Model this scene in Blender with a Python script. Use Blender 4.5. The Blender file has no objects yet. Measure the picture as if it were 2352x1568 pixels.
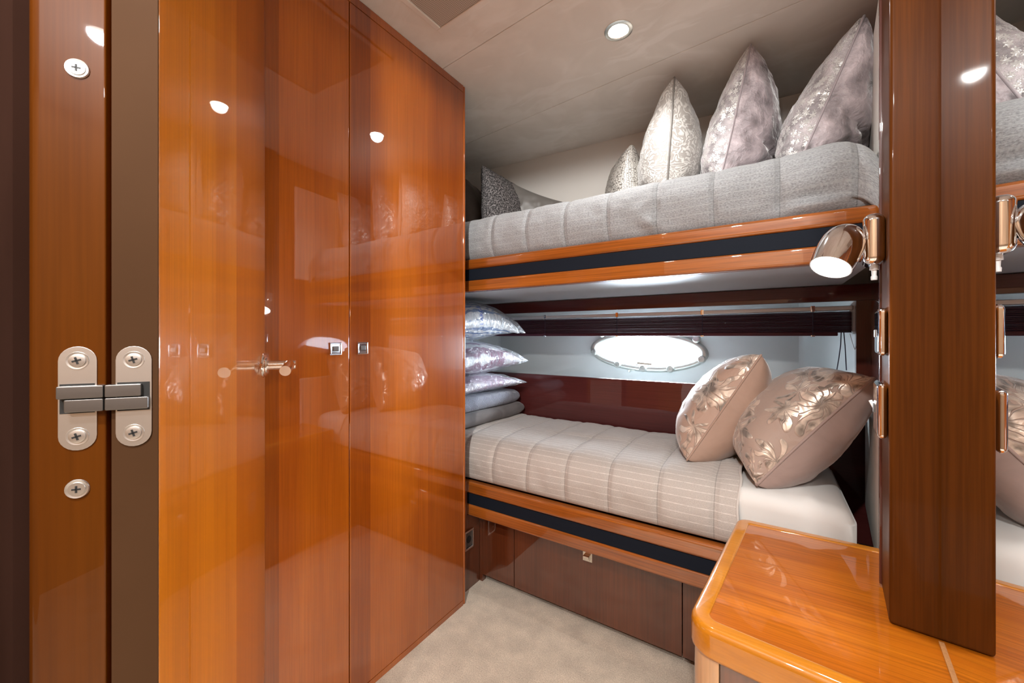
import bpy, bmesh, math, random
from mathutils import Vector, Matrix, noise as mnoise
PI = math.pi
SC = bpy.context.scene
COL = SC.collection
random.seed(7)

# ------------------------------------------------------------------ camera model (floor is z = 0, eye at 1 m)
FPX, HOR, EYE = 903.0, 772.0, 1.0
RX, RY = 0.838, 0.546
FX, FY = -0.546, 0.838
def ray(px, py):
    u = (px - 1176) / FPX; v = (HOR - py) / FPX
    return Vector((u * RX + FX, u * RY + FY, v))
def at_y(px, py, y):
    r = ray(px, py); s = y / r.y
    return Vector((r.x * s, y, EYE + r.z * s))
def at_z(px, py, z):
    r = ray(px, py); s = (z - EYE) / r.z
    return Vector((r.x * s, r.y * s, z))

# ------------------------------------------------------------------ object helpers
def link(o, parent=None):
    COL.objects.link(o)
    if parent is not None:
        o.parent = parent
        o.matrix_parent_inverse = parent_mat(parent).inverted()
    return o
def parent_mat(p):
    m = Matrix.Translation(p.location) @ p.rotation_euler.to_matrix().to_4x4()
    if p.parent: m = parent_mat(p.parent) @ p.matrix_parent_inverse @ m
    return m
def tag(o, label=None, cat=None, group=None, kind=None):
    if label: o['label'] = label
    if cat: o['category'] = cat
    if group: o['group'] = group
    if kind: o['kind'] = kind
    return o
def thing(name, label, cat, loc, group=None):
    o = bpy.data.objects.new(name, None); o.empty_display_size = 0.05
    o.location = loc; COL.objects.link(o)
    return tag(o, label, cat, group)
class MB:
    def __init__(s):
        s.bm = bmesh.new(); s.uv = s.bm.loops.layers.uv.new('UVMap')
    def add(s, bm2):
        me = bpy.data.meshes.new('tmp'); bm2.to_mesh(me); bm2.free()
        s.bm.from_mesh(me); bpy.data.meshes.remove(me)
        s.uv = s.bm.loops.layers.uv.verify()
        return s
    def box(s, x0, x1, y0, y1, z0, z1, bev=0.0, seg=2, mat=None):
        b = bmesh.new(); bmesh.ops.create_cube(b, size=1)
        for v in b.verts:
            v.co = Vector(((x0 + x1) / 2 + v.co.x * (x1 - x0), (y0 + y1) / 2 + v.co.y * (y1 - y0), (z0 + z1) / 2 + v.co.z * (z1 - z0)))
        if bev > 0:
            bmesh.ops.bevel(b, geom=b.edges[:], offset=bev, segments=seg, profile=0.5, affect='EDGES')
        if mat is not None: b.transform(mat)
        return s.add(b)
    def prism(s, poly, z0, z1, bev=0.0, seg=2, mat=None, caps_only=False):
        b = bmesh.new()
        bot = [b.verts.new((p[0], p[1], z0)) for p in poly]; top = [b.verts.new((p[0], p[1], z1)) for p in poly]
        n = len(poly)
        b.faces.new(bot[::-1]); ft = b.faces.new(top)
        for i in range(n): b.faces.new((bot[i], bot[(i + 1) % n], top[(i + 1) % n], top[i]))
        bmesh.ops.recalc_face_normals(b, faces=b.faces[:])
        if bev > 0:
            es = [e for e in b.edges if abs(e.verts[0].co.z - e.verts[1].co.z) < 1e-6] if caps_only else b.edges[:]
            bmesh.ops.bevel(b, geom=es, offset=bev, segments=seg, profile=0.5, affect='EDGES')
        if mat is not None: b.transform(mat)
        return s.add(b)
    def tube(s, pts, r, n=8, closed=False, taper=None):
        b = bmesh.new(); pts = [Vector(p) for p in pts]; m = len(pts); rings = []
        up = Vector((0, 0, 1)); prev = None
        for i, p in enumerate(pts):
            if closed: t = pts[(i + 1) % m] - pts[i - 1]
            else: t = pts[min(i + 1, m - 1)] - pts[max(i - 1, 0)]
            t.normalize()
            if prev is None:
                a = t.orthogonal().normalized()
            else:
                a = (prev - t * prev.dot(t)).normalized()
            prev = a; c = t.cross(a)
            rr = r if taper is None else r * taper[i]
            rings.append([b.verts.new(p + a * rr * math.cos(2 * PI * k / n) + c * rr * math.sin(2 * PI * k / n)) for k in range(n)])
        for i in range(m if closed else m - 1):
            A, B = rings[i], rings[(i + 1) % m]
            for k in range(n): b.faces.new((A[k], A[(k + 1) % n], B[(k + 1) % n], B[k]))
        if not closed: b.faces.new(rings[0][::-1]); b.faces.new(rings[-1])
        bmesh.ops.recalc_face_normals(b, faces=b.faces[:])
        return s.add(b)
    def lathe(s, prof, mat=None, n=32, cap0=True, cap1=True):
        # prof: list of (radius, height) about local z
        b = bmesh.new(); rings = []
        for r, h in prof:
            rings.append([b.verts.new((r * math.cos(2 * PI * k / n), r * math.sin(2 * PI * k / n), h)) for k in range(n)])
        for A, B in zip(rings, rings[1:]):
            for k in range(n): b.faces.new((A[k], A[(k + 1) % n], B[(k + 1) % n], B[k]))
        if cap0: b.faces.new(rings[0][::-1])
        if cap1: b.faces.new(rings[-1])
        bmesh.ops.recalc_face_normals(b, faces=b.faces[:])
        if mat is not None: b.transform(mat)
        return s.add(b)
    def grid(s, fn, nu, nv, uvfn=None, flip=False):
        b = s.bm; vs = [[b.verts.new(fn(i / nu, j / nv)) for j in range(nv + 1)] for i in range(nu + 1)]
        for i in range(nu):
            for j in range(nv):
                q = [(i, j), (i + 1, j), (i + 1, j + 1), (i, j + 1)]
                if flip: q = q[::-1]
                f = b.faces.new([vs[a][c] for a, c in q])
                for lp, (a, c) in zip(f.loops, q):
                    lp[s.uv].uv = uvfn(a / nu, c / nv) if uvfn else (a / nu, c / nv)
        return s
    def build(s, name, mat, parent=None, smooth=True, angle=40):
        me = bpy.data.meshes.new(name)
        if smooth:
            for f in s.bm.faces: f.smooth = True
            if angle:
                lim = math.radians(angle)
                for e in s.bm.edges:
                    if len(e.link_faces) == 2 and e.calc_face_angle(0) > lim: e.smooth = False
        s.bm.to_mesh(me); s.bm.free()
        if mat is not None: me.materials.append(mat)
        o = bpy.data.objects.new(name, me)
        if smooth and angle:
            wn = o.modifiers.new('normals', 'WEIGHTED_NORMAL'); wn.keep_sharp = True; wn.weight = 100
        return link(o, parent)
def frame(o, x, y, z):
    m = Matrix.Identity(4)
    for i, a in enumerate((x, y, z)):
        for k in range(3): m[k][i] = a[k]
    for k in range(3): m[k][3] = o[k]
    return m
def zframe(o, z):
    z = Vector(z).normalized(); x = z.orthogonal().normalized(); return frame(o, x, z.cross(x), z)
def struct(o): o['kind'] = 'structure'; return o

# ------------------------------------------------------------------ materials
def newmat(name):
    m = bpy.data.materials.new(name); m.use_nodes = True
    nt = m.node_tree; b = nt.nodes['Principled BSDF']
    return m, nt, b
def N(nt, t, **kw):
    n = nt.nodes.new(t)
    for k, v in kw.items():
        if k in n.inputs: n.inputs[k].default_value = v
        else: setattr(n, k, v)
    return n
def L(nt, a, b): nt.links.new(a, b)
def rgba(c): return (c[0], c[1], c[2], 1)
def ramp(nt, src, stops, interp='LINEAR'):
    r = nt.nodes.new('ShaderNodeValToRGB'); r.color_ramp.interpolation = interp
    el = r.color_ramp.elements
    while len(el) < len(stops): el.new(0.5)
    for e, (p, c) in zip(el, stops):
        e.position = p; e.color = rgba(c) if not isinstance(c, (int, float)) else (c, c, c, 1)
    L(nt, src, r.inputs[0]); return r
def mixc(nt, fac, a, b, blend='MIX'):
    m = nt.nodes.new('ShaderNodeMix'); m.data_type = 'RGBA'; m.blend_type = blend
    for sock, v in ((m.inputs[0], fac), (m.inputs[6], a), (m.inputs[7], b)):
        if hasattr(v, 'links') or hasattr(v, 'is_linked'): L(nt, v, sock)
        elif isinstance(v, (int, float)): sock.default_value = v
        else: sock.default_value = rgba(v)
    return m.outputs[2]
def math_(nt, op, a, b=None):
    m = nt.nodes.new('ShaderNodeMath'); m.operation = op
    for i, v in enumerate((a, b)):
        if v is None: continue
        if isinstance(v, (int, float)): m.inputs[i].default_value = v
        else: L(nt, v, m.inputs[i])
    return m.outputs[0]
def coords(nt, which='Object', scale=(1, 1, 1), rot=(0, 0, 0)):
    t = nt.nodes.new('ShaderNodeTexCoord'); mp = nt.nodes.new('ShaderNodeMapping')
    mp.inputs['Scale'].default_value = scale; mp.inputs['Rotation'].default_value = rot
    L(nt, t.outputs[which], mp.inputs[0]); return mp.outputs[0]
def bump(nt, b, h, strength=0.3, dist=0.002, normal_in='Normal'):
    n = N(nt, 'ShaderNodeBump'); n.inputs['Strength'].default_value = strength; n.inputs['Distance'].default_value = dist
    L(nt, h, n.inputs['Height']); L(nt, n.outputs[0], b.inputs[normal_in]); return n

def wood(name, dark, light, axis='z', rough=0.32, coat=1.0, cior=1.9, crough=0.015, fine=1.0, rotz=0.0, tint_bands=None, pore=0.35, spec=0.15):
    m, nt, b = newmat(name)
    k = {'x': (0.9, 14, 14), 'y': (14, 0.9, 14), 'z': (14, 14, 0.9)}[axis]
    co = coords(nt, 'Object', k, (0, 0, rotz))
    n1 = N(nt, 'ShaderNodeTexNoise', Scale=0.55 * fine, Detail=6.0, Roughness=0.55, Distortion=0.7); L(nt, co, n1.inputs['Vector'])
    k2 = {'x': (4, 220, 220), 'y': (220, 4, 220), 'z': (220, 220, 4)}[axis]
    co2 = coords(nt, 'Object', k2, (0, 0, rotz))
    n2 = N(nt, 'ShaderNodeTexNoise', Scale=1.0, Detail=3.0, Roughness=0.6); L(nt, co2, n2.inputs['Vector'])
    r1 = ramp(nt, n1.outputs[0], [(0.3, dark), (0.7, light)])
    r2 = ramp(nt, n2.outputs[0], [(0.35, 1 - pore), (0.6, 1.0)])
    c = mixc(nt, 1.0, r1.outputs[0], r2.outputs[0], 'MULTIPLY')
    if tint_bands:   # list of (start, tint) along Y
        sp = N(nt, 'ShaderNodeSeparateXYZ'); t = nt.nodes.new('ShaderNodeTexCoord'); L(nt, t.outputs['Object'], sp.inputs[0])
        f = math_(nt, 'DIVIDE', sp.outputs[tint_bands[0]], tint_bands[1])
        r3 = ramp(nt, f, tint_bands[2], 'CONSTANT')
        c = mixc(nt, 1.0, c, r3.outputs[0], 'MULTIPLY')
    L(nt, c, b.inputs['Base Color'])
    b.inputs['Roughness'].default_value = rough
    b.inputs['Coat Weight'].default_value = coat; b.inputs['Coat Roughness'].default_value = crough; b.inputs['Coat IOR'].default_value = cior
    b.inputs['Specular IOR Level'].default_value = spec
    return m

def plain(name, col, rough=0.5, metal=0.0, coat=0.0, nscale=0, nstr=0.1, ndist=0.001, var=0.0, spec=0.5, vscale=3.0):
    m, nt, b = newmat(name)
    b.inputs['Base Color'].default_value = rgba(col); b.inputs['Roughness'].default_value = rough
    b.inputs['Metallic'].default_value = metal; b.inputs['Coat Weight'].default_value = coat; b.inputs['Specular IOR Level'].default_value = spec
    if var or nscale:
        co = coords(nt)
        if var:
            n = N(nt, 'ShaderNodeTexNoise', Scale=vscale, Detail=5.0); L(nt, co, n.inputs['Vector'])
            r = ramp(nt, n.outputs[0], [(0.3, tuple(c * (1 - var) for c in col)), (0.7, tuple(min(1, c * (1 + var)) for c in col))])
            L(nt, r.outputs[0], b.inputs['Base Color'])
        if nscale:
            n = N(nt, 'ShaderNodeTexNoise', Scale=nscale, Detail=3.0); L(nt, co, n.inputs['Vector'])
            bump(nt, b, n.outputs[0], nstr, ndist)
    return m
def emis(name, col, s):
    m, nt, b = newmat(name)
    b.inputs['Base Color'].default_value = rgba(col); b.inputs['Emission Color'].default_value = rgba(col); b.inputs['Emission Strength'].default_value = s
    return m

M = {}
CH_D, CH_L = (0.29, 0.058, 0.002), (0.43, 0.104, 0.004)
M['cherry'] = wood('cherry_lacquer', CH_D, CH_L, 'z', pore=0.16, tint_bands=(1, 2.0, [(0.0, (0.8, 0.8, 0.8)), (0.234, (1.12, 1.16, 1.2)), (0.326, (0.8, 0.72, 0.7)), (0.359, (1.1, 1.12, 1.1)), (0.4695, (0.9, 0.86, 0.85)), (0.56, (1.0, 1.0, 1.0))]))
M['cherry_door'] = wood('door_veneer', (0.48, 0.125, 0.003), (0.70, 0.215, 0.005), 'z', pore=0.14, tint_bands=(0, -1.0, [(0.0, (1, 1, 1)), (0.72, (0.72, 0.6, 0.6))]))  # leaf tinted darker past a vertical line toward its free edge
M['cherry_x'] = wood('cherry_rail', (0.24, 0.058, 0.007), (0.42, 0.12, 0.016), 'x')
M['mahog_x'] = wood('dark_mahogany', (0.055, 0.010, 0.010), (0.095, 0.02, 0.018), 'x', pore=0.2, cior=1.5)
M['mahog_z'] = wood('dark_mahogany_upright', (0.06, 0.012, 0.008), (0.11, 0.026, 0.014), 'z', pore=0.2, cior=1.5)
M['cabinet'] = wood('cabinet_front', (0.085, 0.019, 0.006), (0.13, 0.032, 0.010), 'z', pore=0.2, fine=0.7)
M['pilaster'] = wood('pilaster_wood', (0.070, 0.018, 0.0022), (0.105, 0.030, 0.0035), 'z', rough=0.36, pore=0.25, fine=0.8, coat=0.10, cior=1.45, crough=0.035, spec=0.06)
M['jamb'] = wood('jamb_wood', (0.058, 0.0135, 0.0012), (0.095, 0.026, 0.002), 'z', pore=0.15, cior=1.35, coat=0.55, spec=0.05)
M['door_edge'] = plain('door_edge_lipping', (0.055, 0.026, 0.012), 0.6, var=0.15, spec=0.03)
M['desk'] = wood('desk_veneer', (0.32, 0.070, 0.003), (0.48, 0.135, 0.006), 'x', rotz=math.radians(6), cior=1.5, pore=0.3, fine=1.6)
M['desk_rim'] = wood('desk_rim', (0.40, 0.13, 0.006), (0.52, 0.19, 0.010), 'x', rotz=math.radians(6), cior=1.6, pore=0.12)
M['desk_post'] = wood('desk_post', (0.40, 0.19, 0.075), (0.52, 0.27, 0.115), 'z', pore=0.15)
M['dark_wall'] = plain('dark_bulkhead', (0.022, 0.010, 0.007), 1.0, var=0.2, spec=0.0)
M['matte_wall'] = plain('matte_bulkhead', (0.22, 0.13, 0.075), 0.7, var=0.2, spec=0.1)
M['black_band'] = plain('black_leather_band', (0.010, 0.013, 0.020), 0.6, spec=0.06, nscale=900, nstr=0.25, ndist=0.0005)
M['cream'] = plain('cream_vinyl', (0.72, 0.70, 0.66), 0.55, nscale=500, nstr=0.08, ndist=0.0005)
M['hull'] = plain('grey_hull_liner', (0.50, 0.53, 0.53), 0.6, nscale=420, nstr=0.2, ndist=0.0008)
M['white_lam'] = plain('white_laminate', (0.38, 0.38, 0.395), 0.35)
M['chrome'] = plain('chrome', (0.86, 0.86, 0.88), 0.06, metal=1.0)
M['steel'] = plain('brushed_steel', (0.62, 0.60, 0.58), 0.38, metal=1.0, nscale=300, nstr=0.08, ndist=0.0004)
M['dark_steel'] = plain('dark_steel', (0.20, 0.19, 0.185), 0.42, metal=1.0)
M['black'] = plain('black_recess', (0.008, 0.008, 0.008), 0.6)
M['nickel'] = plain('satin_nickel', (0.80, 0.79, 0.74), 0.22, metal=1.0)
M['ring'] = plain('dulled_chrome', (0.44, 0.45, 0.42), 0.3, metal=0.55)
M['white_plastic'] = plain('white_plastic', (0.8, 0.8, 0.8), 0.4)
M['gasket'] = plain('grey_gasket', (0.12, 0.12, 0.12), 0.6)
M['alu'] = plain('satin_aluminium', (0.62, 0.66, 0.70), 0.4, metal=0.4)
M['mirror'] = plain('mirror_silver', (0.92, 0.93, 0.93), 0.0, metal=1.0)
M['cord'] = plain('navy_cord', (0.02, 0.02, 0.05), 0.6)
M['cord_white'] = plain('white_cord', (0.7, 0.7, 0.7), 0.6)
M['slat'] = plain('aubergine_slat', (0.075, 0.020, 0.034), 0.4, coat=0.1, spec=0.2)
M['sticker'] = plain('brown_sticker', (0.20, 0.16, 0.13), 0.8, spec=0.1)
M['lamp_glow'] = emis('lamp_glow', (1.0, 0.95, 0.86), 14)
M['corridor_glow'] = emis('corridor_glow', (1.0, 0.90, 0.78), 3)

def glass_mat():
    m, nt, b = newmat('portlight_glass')
    nt.nodes.remove(b); out = nt.nodes['Material Output']
    t = N(nt, 'ShaderNodeBsdfTransparent'); t.inputs[0].default_value = (0.96, 0.96, 0.97, 1)
    g = N(nt, 'ShaderNodeBsdfGlossy'); g.inputs['Roughness'].default_value = 0.02
    mx = N(nt, 'ShaderNodeMixShader'); mx.inputs[0].default_value = 0.06
    L(nt, t.outputs[0], mx.inputs[1]); L(nt, g.outputs[0], mx.inputs[2]); L(nt, mx.outputs[0], out.inputs[0])
    return m
M['glass'] = glass_mat()

def ceiling_mat():
    m, nt, b = newmat('suede_ceiling')
    co = coords(nt, 'Object')
    w = N(nt, 'ShaderNodeTexNoise', Scale=3.0, Detail=2.0, Distortion=1.5); L(nt, co, w.inputs['Vector'])
    warp = mixc(nt, 0.10, co, w.outputs['Color'])
    n1 = N(nt, 'ShaderNodeTexNoise', Scale=5.0, Detail=3.0, Roughness=0.6, Distortion=0.6); L(nt, warp, n1.inputs['Vector'])
    mp = N(nt, 'ShaderNodeMapping'); mp.inputs['Scale'].default_value = (2.2, 9, 1); mp.inputs['Rotation'].default_value = (0, 0, 0.6); L(nt, warp, mp.inputs[0])
    n2 = N(nt, 'ShaderNodeTexNoise', Scale=1.3, Detail=4.0, Roughness=0.62, Distortion=0.5); L(nt, mp.outputs[0], n2.inputs['Vector'])
    r1 = ramp(nt, n1.outputs[0], [(0.42, (0.76, 0.72, 0.665)), (0.52, (0.79, 0.75, 0.695)), (0.64, (0.85, 0.815, 0.765))])
    r2 = ramp(nt, n2.outputs[0], [(0.55, 0.0), (0.62, 0.7), (0.75, 0.5)])
    c = mixc(nt, r2.outputs[0], r1.outputs[0], (0.86, 0.83, 0.79))
    L(nt, c, b.inputs['Base Color']); b.inputs['Roughness'].default_value = 0.9
    b.inputs['Sheen Weight'].default_value = 0.25
    f = N(nt, 'ShaderNodeTexNoise', Scale=700.0, Detail=2.0); L(nt, co, f.inputs['Vector']); bump(nt, b, f.outputs[0], 0.15, 0.0006)
    return m
M['ceiling'] = ceiling_mat()

def carpet_mat():
    m, nt, b = newmat('beige_carpet')
    co = coords(nt, 'Object')
    n1 = N(nt, 'ShaderNodeTexNoise', Scale=260.0, Detail=3.0, Roughness=0.7); L(nt, co, n1.inputs['Vector'])
    n2 = N(nt, 'ShaderNodeTexNoise', Scale=14.0, Detail=6.0, Roughness=0.6); L(nt, co, n2.inputs['Vector'])
    r1 = ramp(nt, n1.outputs[0], [(0.3, (0.46, 0.375, 0.28)), (0.7, (0.74, 0.635, 0.51))])
    r2 = ramp(nt, n2.outputs[0], [(0.35, 0.80), (0.65, 1.05)])
    L(nt, mixc(nt, 1.0, r1.outputs[0], r2.outputs[0], 'MULTIPLY'), b.inputs['Base Color'])
    b.inputs['Roughness'].default_value = 0.95; b.inputs['Sheen Weight'].default_value = 0.3
    bump(nt, b, n1.outputs[0], 0.7, 0.004)
    return m
M['carpet'] = carpet_mat()

QO = 0.125   # where the quilting seams start along the bunk
def bedspread_mat(name, base, stripe, stripe_w, every=0.15, amp=(0.60, 1.36), ws=(190, 330, 1)):
    # UV in metres: u along the bunk, v along the draped section
    m, nt, b = newmat(name)
    t = nt.nodes.new('ShaderNodeTexCoord'); sp = N(nt, 'ShaderNodeSeparateXYZ'); L(nt, t.outputs['UV'], sp.inputs[0])
    uvn = N(nt, 'ShaderNodeTexNoise', Scale=60.0, Detail=4.0, Roughness=0.6); L(nt, t.outputs['UV'], uvn.inputs['Vector'])
    mp = N(nt, 'ShaderNodeMapping'); mp.inputs['Scale'].default_value = ws; L(nt, t.outputs['UV'], mp.inputs[0])
    wv = N(nt, 'ShaderNodeTexNoise', Scale=1.0, Detail=2.0, Roughness=0.7); L(nt, mp.outputs[0], wv.inputs['Vector'])
    # thin light stripes in pairs
    s1 = math_(nt, 'PINGPONG', sp.outputs[1], 0.0105)
    r1 = ramp(nt, math_(nt, 'DIVIDE', s1, 0.0105), [(0.0, 1.0), (stripe_w, 0.9), (stripe_w + 0.1, 0.0)])
    brk = ramp(nt, uvn.outputs[0], [(0.3, 0.15), (0.65, 1.0)])
    sm = mixc(nt, 1.0, r1.outputs[0], brk.outputs[0], 'MULTIPLY')
    c0 = ramp(nt, wv.outputs[0], [(0.28, tuple(x * amp[0] for x in base)), (0.72, tuple(min(1, x * amp[1]) for x in base))])
    c1 = mixc(nt, sm, c0.outputs[0], stripe)
    # quilting seams
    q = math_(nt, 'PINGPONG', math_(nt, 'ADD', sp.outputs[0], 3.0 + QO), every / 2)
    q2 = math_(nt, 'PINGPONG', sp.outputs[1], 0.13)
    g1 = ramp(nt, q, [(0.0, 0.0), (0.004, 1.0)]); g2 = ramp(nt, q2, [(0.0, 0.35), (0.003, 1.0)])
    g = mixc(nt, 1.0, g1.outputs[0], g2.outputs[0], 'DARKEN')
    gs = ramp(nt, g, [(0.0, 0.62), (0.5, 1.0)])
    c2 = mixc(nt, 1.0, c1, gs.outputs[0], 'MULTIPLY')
    L(nt, c2, b.inputs['Base Color'])
    b.inputs['Roughness'].default_value = 0.95; b.inputs['Sheen Weight'].default_value = 0.2
    h1 = N(nt, 'ShaderNodeBump'); h1.inputs['Strength'].default_value = 0.55; h1.inputs['Distance'].default_value = 0.0025; L(nt, wv.outputs[0], h1.inputs['Height'])
    h2 = N(nt, 'ShaderNodeBump'); h2.inputs['Strength'].default_value = 0.6; h2.inputs['Distance'].default_value = 0.006
    qs = ramp(nt, q, [(0.0, 0.0), (0.012, 0.85), (0.05, 1.0)]); L(nt, qs.outputs[0], h2.inputs['Height']); L(nt, h1.outputs[0], h2.inputs['Normal'])
    L(nt, h2.outputs[0], b.inputs['Normal'])
    return m
M['spread_up'] = bedspread_mat('grey_bedspread', (0.285, 0.295, 0.305), (0.345, 0.355, 0.36), 0.10)
M['spread_low'] = bedspread_mat('greige_bedspread', (0.45, 0.405, 0.37), (0.66, 0.62, 0.58), 0.07, amp=(0.84, 1.14), ws=(240, 620, 1))

def fabric(name, col, rough=0.8, scale=900, sheen=0.3, var=0.15, uvs=(1, 1, 1), bstr=0.3, wr=0.0):
    m, nt, b = newmat(name)
    co = coords(nt, 'UV', uvs)
    n = N(nt, 'ShaderNodeTexNoise', Scale=scale, Detail=2.0); L(nt, co, n.inputs['Vector'])
    n2 = N(nt, 'ShaderNodeTexNoise', Scale=9.0, Detail=5.0, Roughness=0.6, Distortion=0.6); L(nt, co, n2.inputs['Vector'])
    r = ramp(nt, n2.outputs[0], [(0.3, tuple(c * (1 - var) for c in col)), (0.72, tuple(min(1, c * (1 + var)) for c in col))])
    L(nt, r.outputs[0], b.inputs['Base Color'])
    b.inputs['Roughness'].default_value = rough; b.inputs['Sheen Weight'].default_value = sheen; b.inputs['Sheen Roughness'].default_value = 0.35
    h = N(nt, 'ShaderNodeBump'); h.inputs['Strength'].default_value = bstr; h.inputs['Distance'].default_value = 0.0008; L(nt, n.outputs[0], h.inputs['Height'])
    if wr:
        h2 = N(nt, 'ShaderNodeBump'); h2.inputs['Strength'].default_value = wr; h2.inputs['Distance'].default_value = 0.01; L(nt, n2.outputs[0], h2.inputs['Height']); L(nt, h.outputs[0], h2.inputs['Normal']); L(nt, h2.outputs[0], b.inputs['Normal'])
    else: L(nt, h.outputs[0], b.inputs['Normal'])
    return m
def woven(name, col, k):
    m, nt, b = newmat(name); co = coords(nt, 'UV', (k, k, 1), (0, 0, 0.78))
    w1 = N(nt, 'ShaderNodeTexWave', Scale=1.0, Distortion=1.5); w1.bands_direction = 'X'; L(nt, co, w1.inputs['Vector'])
    w2 = N(nt, 'ShaderNodeTexWave', Scale=1.0, Distortion=1.5); w2.bands_direction = 'Y'; L(nt, co, w2.inputs['Vector'])
    ck = N(nt, 'ShaderNodeTexChecker', Scale=0.45); L(nt, co, ck.inputs['Vector'])
    h = mixc(nt, ck.outputs['Fac'], w1.outputs['Color'], w2.outputs['Color'])
    r = ramp(nt, h, [(0.1, tuple(c * 0.75 for c in col)), (0.9, tuple(c * 1.25 for c in col))])
    L(nt, r.outputs[0], b.inputs['Base Color']); b.inputs['Roughness'].default_value = 0.85; b.inputs['Sheen Weight'].default_value = 0.3
    bump(nt, b, h, 0.6, 0.003); return m
def tweed():
    m, nt, b = newmat('charcoal_tweed')
    co = coords(nt, 'UV', (1, 1, 1))
    n = N(nt, 'ShaderNodeTexNoise', Scale=120.0, Detail=3.0, Roughness=0.8); L(nt, co, n.inputs['Vector'])
    r = ramp(nt, n.outputs[0], [(0.40, (0.018, 0.016, 0.018)), (0.5, (0.09, 0.085, 0.085)), (0.62, (0.40, 0.37, 0.37))])
    L(nt, r.outputs[0], b.inputs['Base Color']); b.inputs['Roughness'].default_value = 0.85
    bump(nt, b, n.outputs[0], 0.6, 0.002); return m
def paisley():
    m, nt, b = newmat('silver_paisley_jacquard')
    co = coords(nt, 'UV', (1, 1, 1))
    n0 = N(nt, 'ShaderNodeTexNoise', Scale=9.0, Detail=1.0); L(nt, co, n0.inputs['Vector'])
    wc = mixc(nt, 0.09, co, n0.outputs['Color'])
    v = N(nt, 'ShaderNodeTexVoronoi', Scale=17.0); L(nt, wc, v.inputs['Vector'])
    n2 = N(nt, 'ShaderNodeTexNoise', Scale=75.0, Detail=0.5, Distortion=0.4); L(nt, wc, n2.inputs['Vector'])
    f = math_(nt, 'ADD', math_(nt, 'MULTIPLY', v.outputs[0], 3.2), math_(nt, 'MULTIPLY', n2.outputs[0], 3.0))
    s = math_(nt, 'PINGPONG', f, 0.5)
    r = ramp(nt, s, [(0.16, 1.0), (0.3, 0.0)])
    c = mixc(nt, r.outputs[0], (0.30, 0.28, 0.26), (0.50, 0.485, 0.46))
    L(nt, c, b.inputs['Base Color']); b.inputs['Roughness'].default_value = 0.38; b.inputs['Sheen Weight'].default_value = 0.3
    rr = ramp(nt, r.outputs[0], [(0, 0.45), (1, 0.7)]); L(nt, rr.outputs[0], b.inputs['Roughness'])
    bump(nt, b, r.outputs[0], 0.5, 0.002); return m
def snake():
    m, nt, b = newmat('silver_snakeskin')
    co = coords(nt, 'UV', (110, 150, 1))
    v = N(nt, 'ShaderNodeTexVoronoi', Scale=1.0); v.feature = 'DISTANCE_TO_EDGE'; v.inputs['Randomness'].default_value = 0.55; L(nt, co, v.inputs['Vector'])
    r = ramp(nt, v.outputs[0], [(0.04, 0.0), (0.16, 1.0)])
    c = mixc(nt, r.outputs[0], (0.16, 0.145, 0.13), (0.56, 0.54, 0.50))
    L(nt, c, b.inputs['Base Color']); b.inputs['Roughness'].default_value = 0.35; b.inputs['Metallic'].default_value = 0.25
    bump(nt, b, r.outputs[0], 0.5, 0.001); return m
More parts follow.
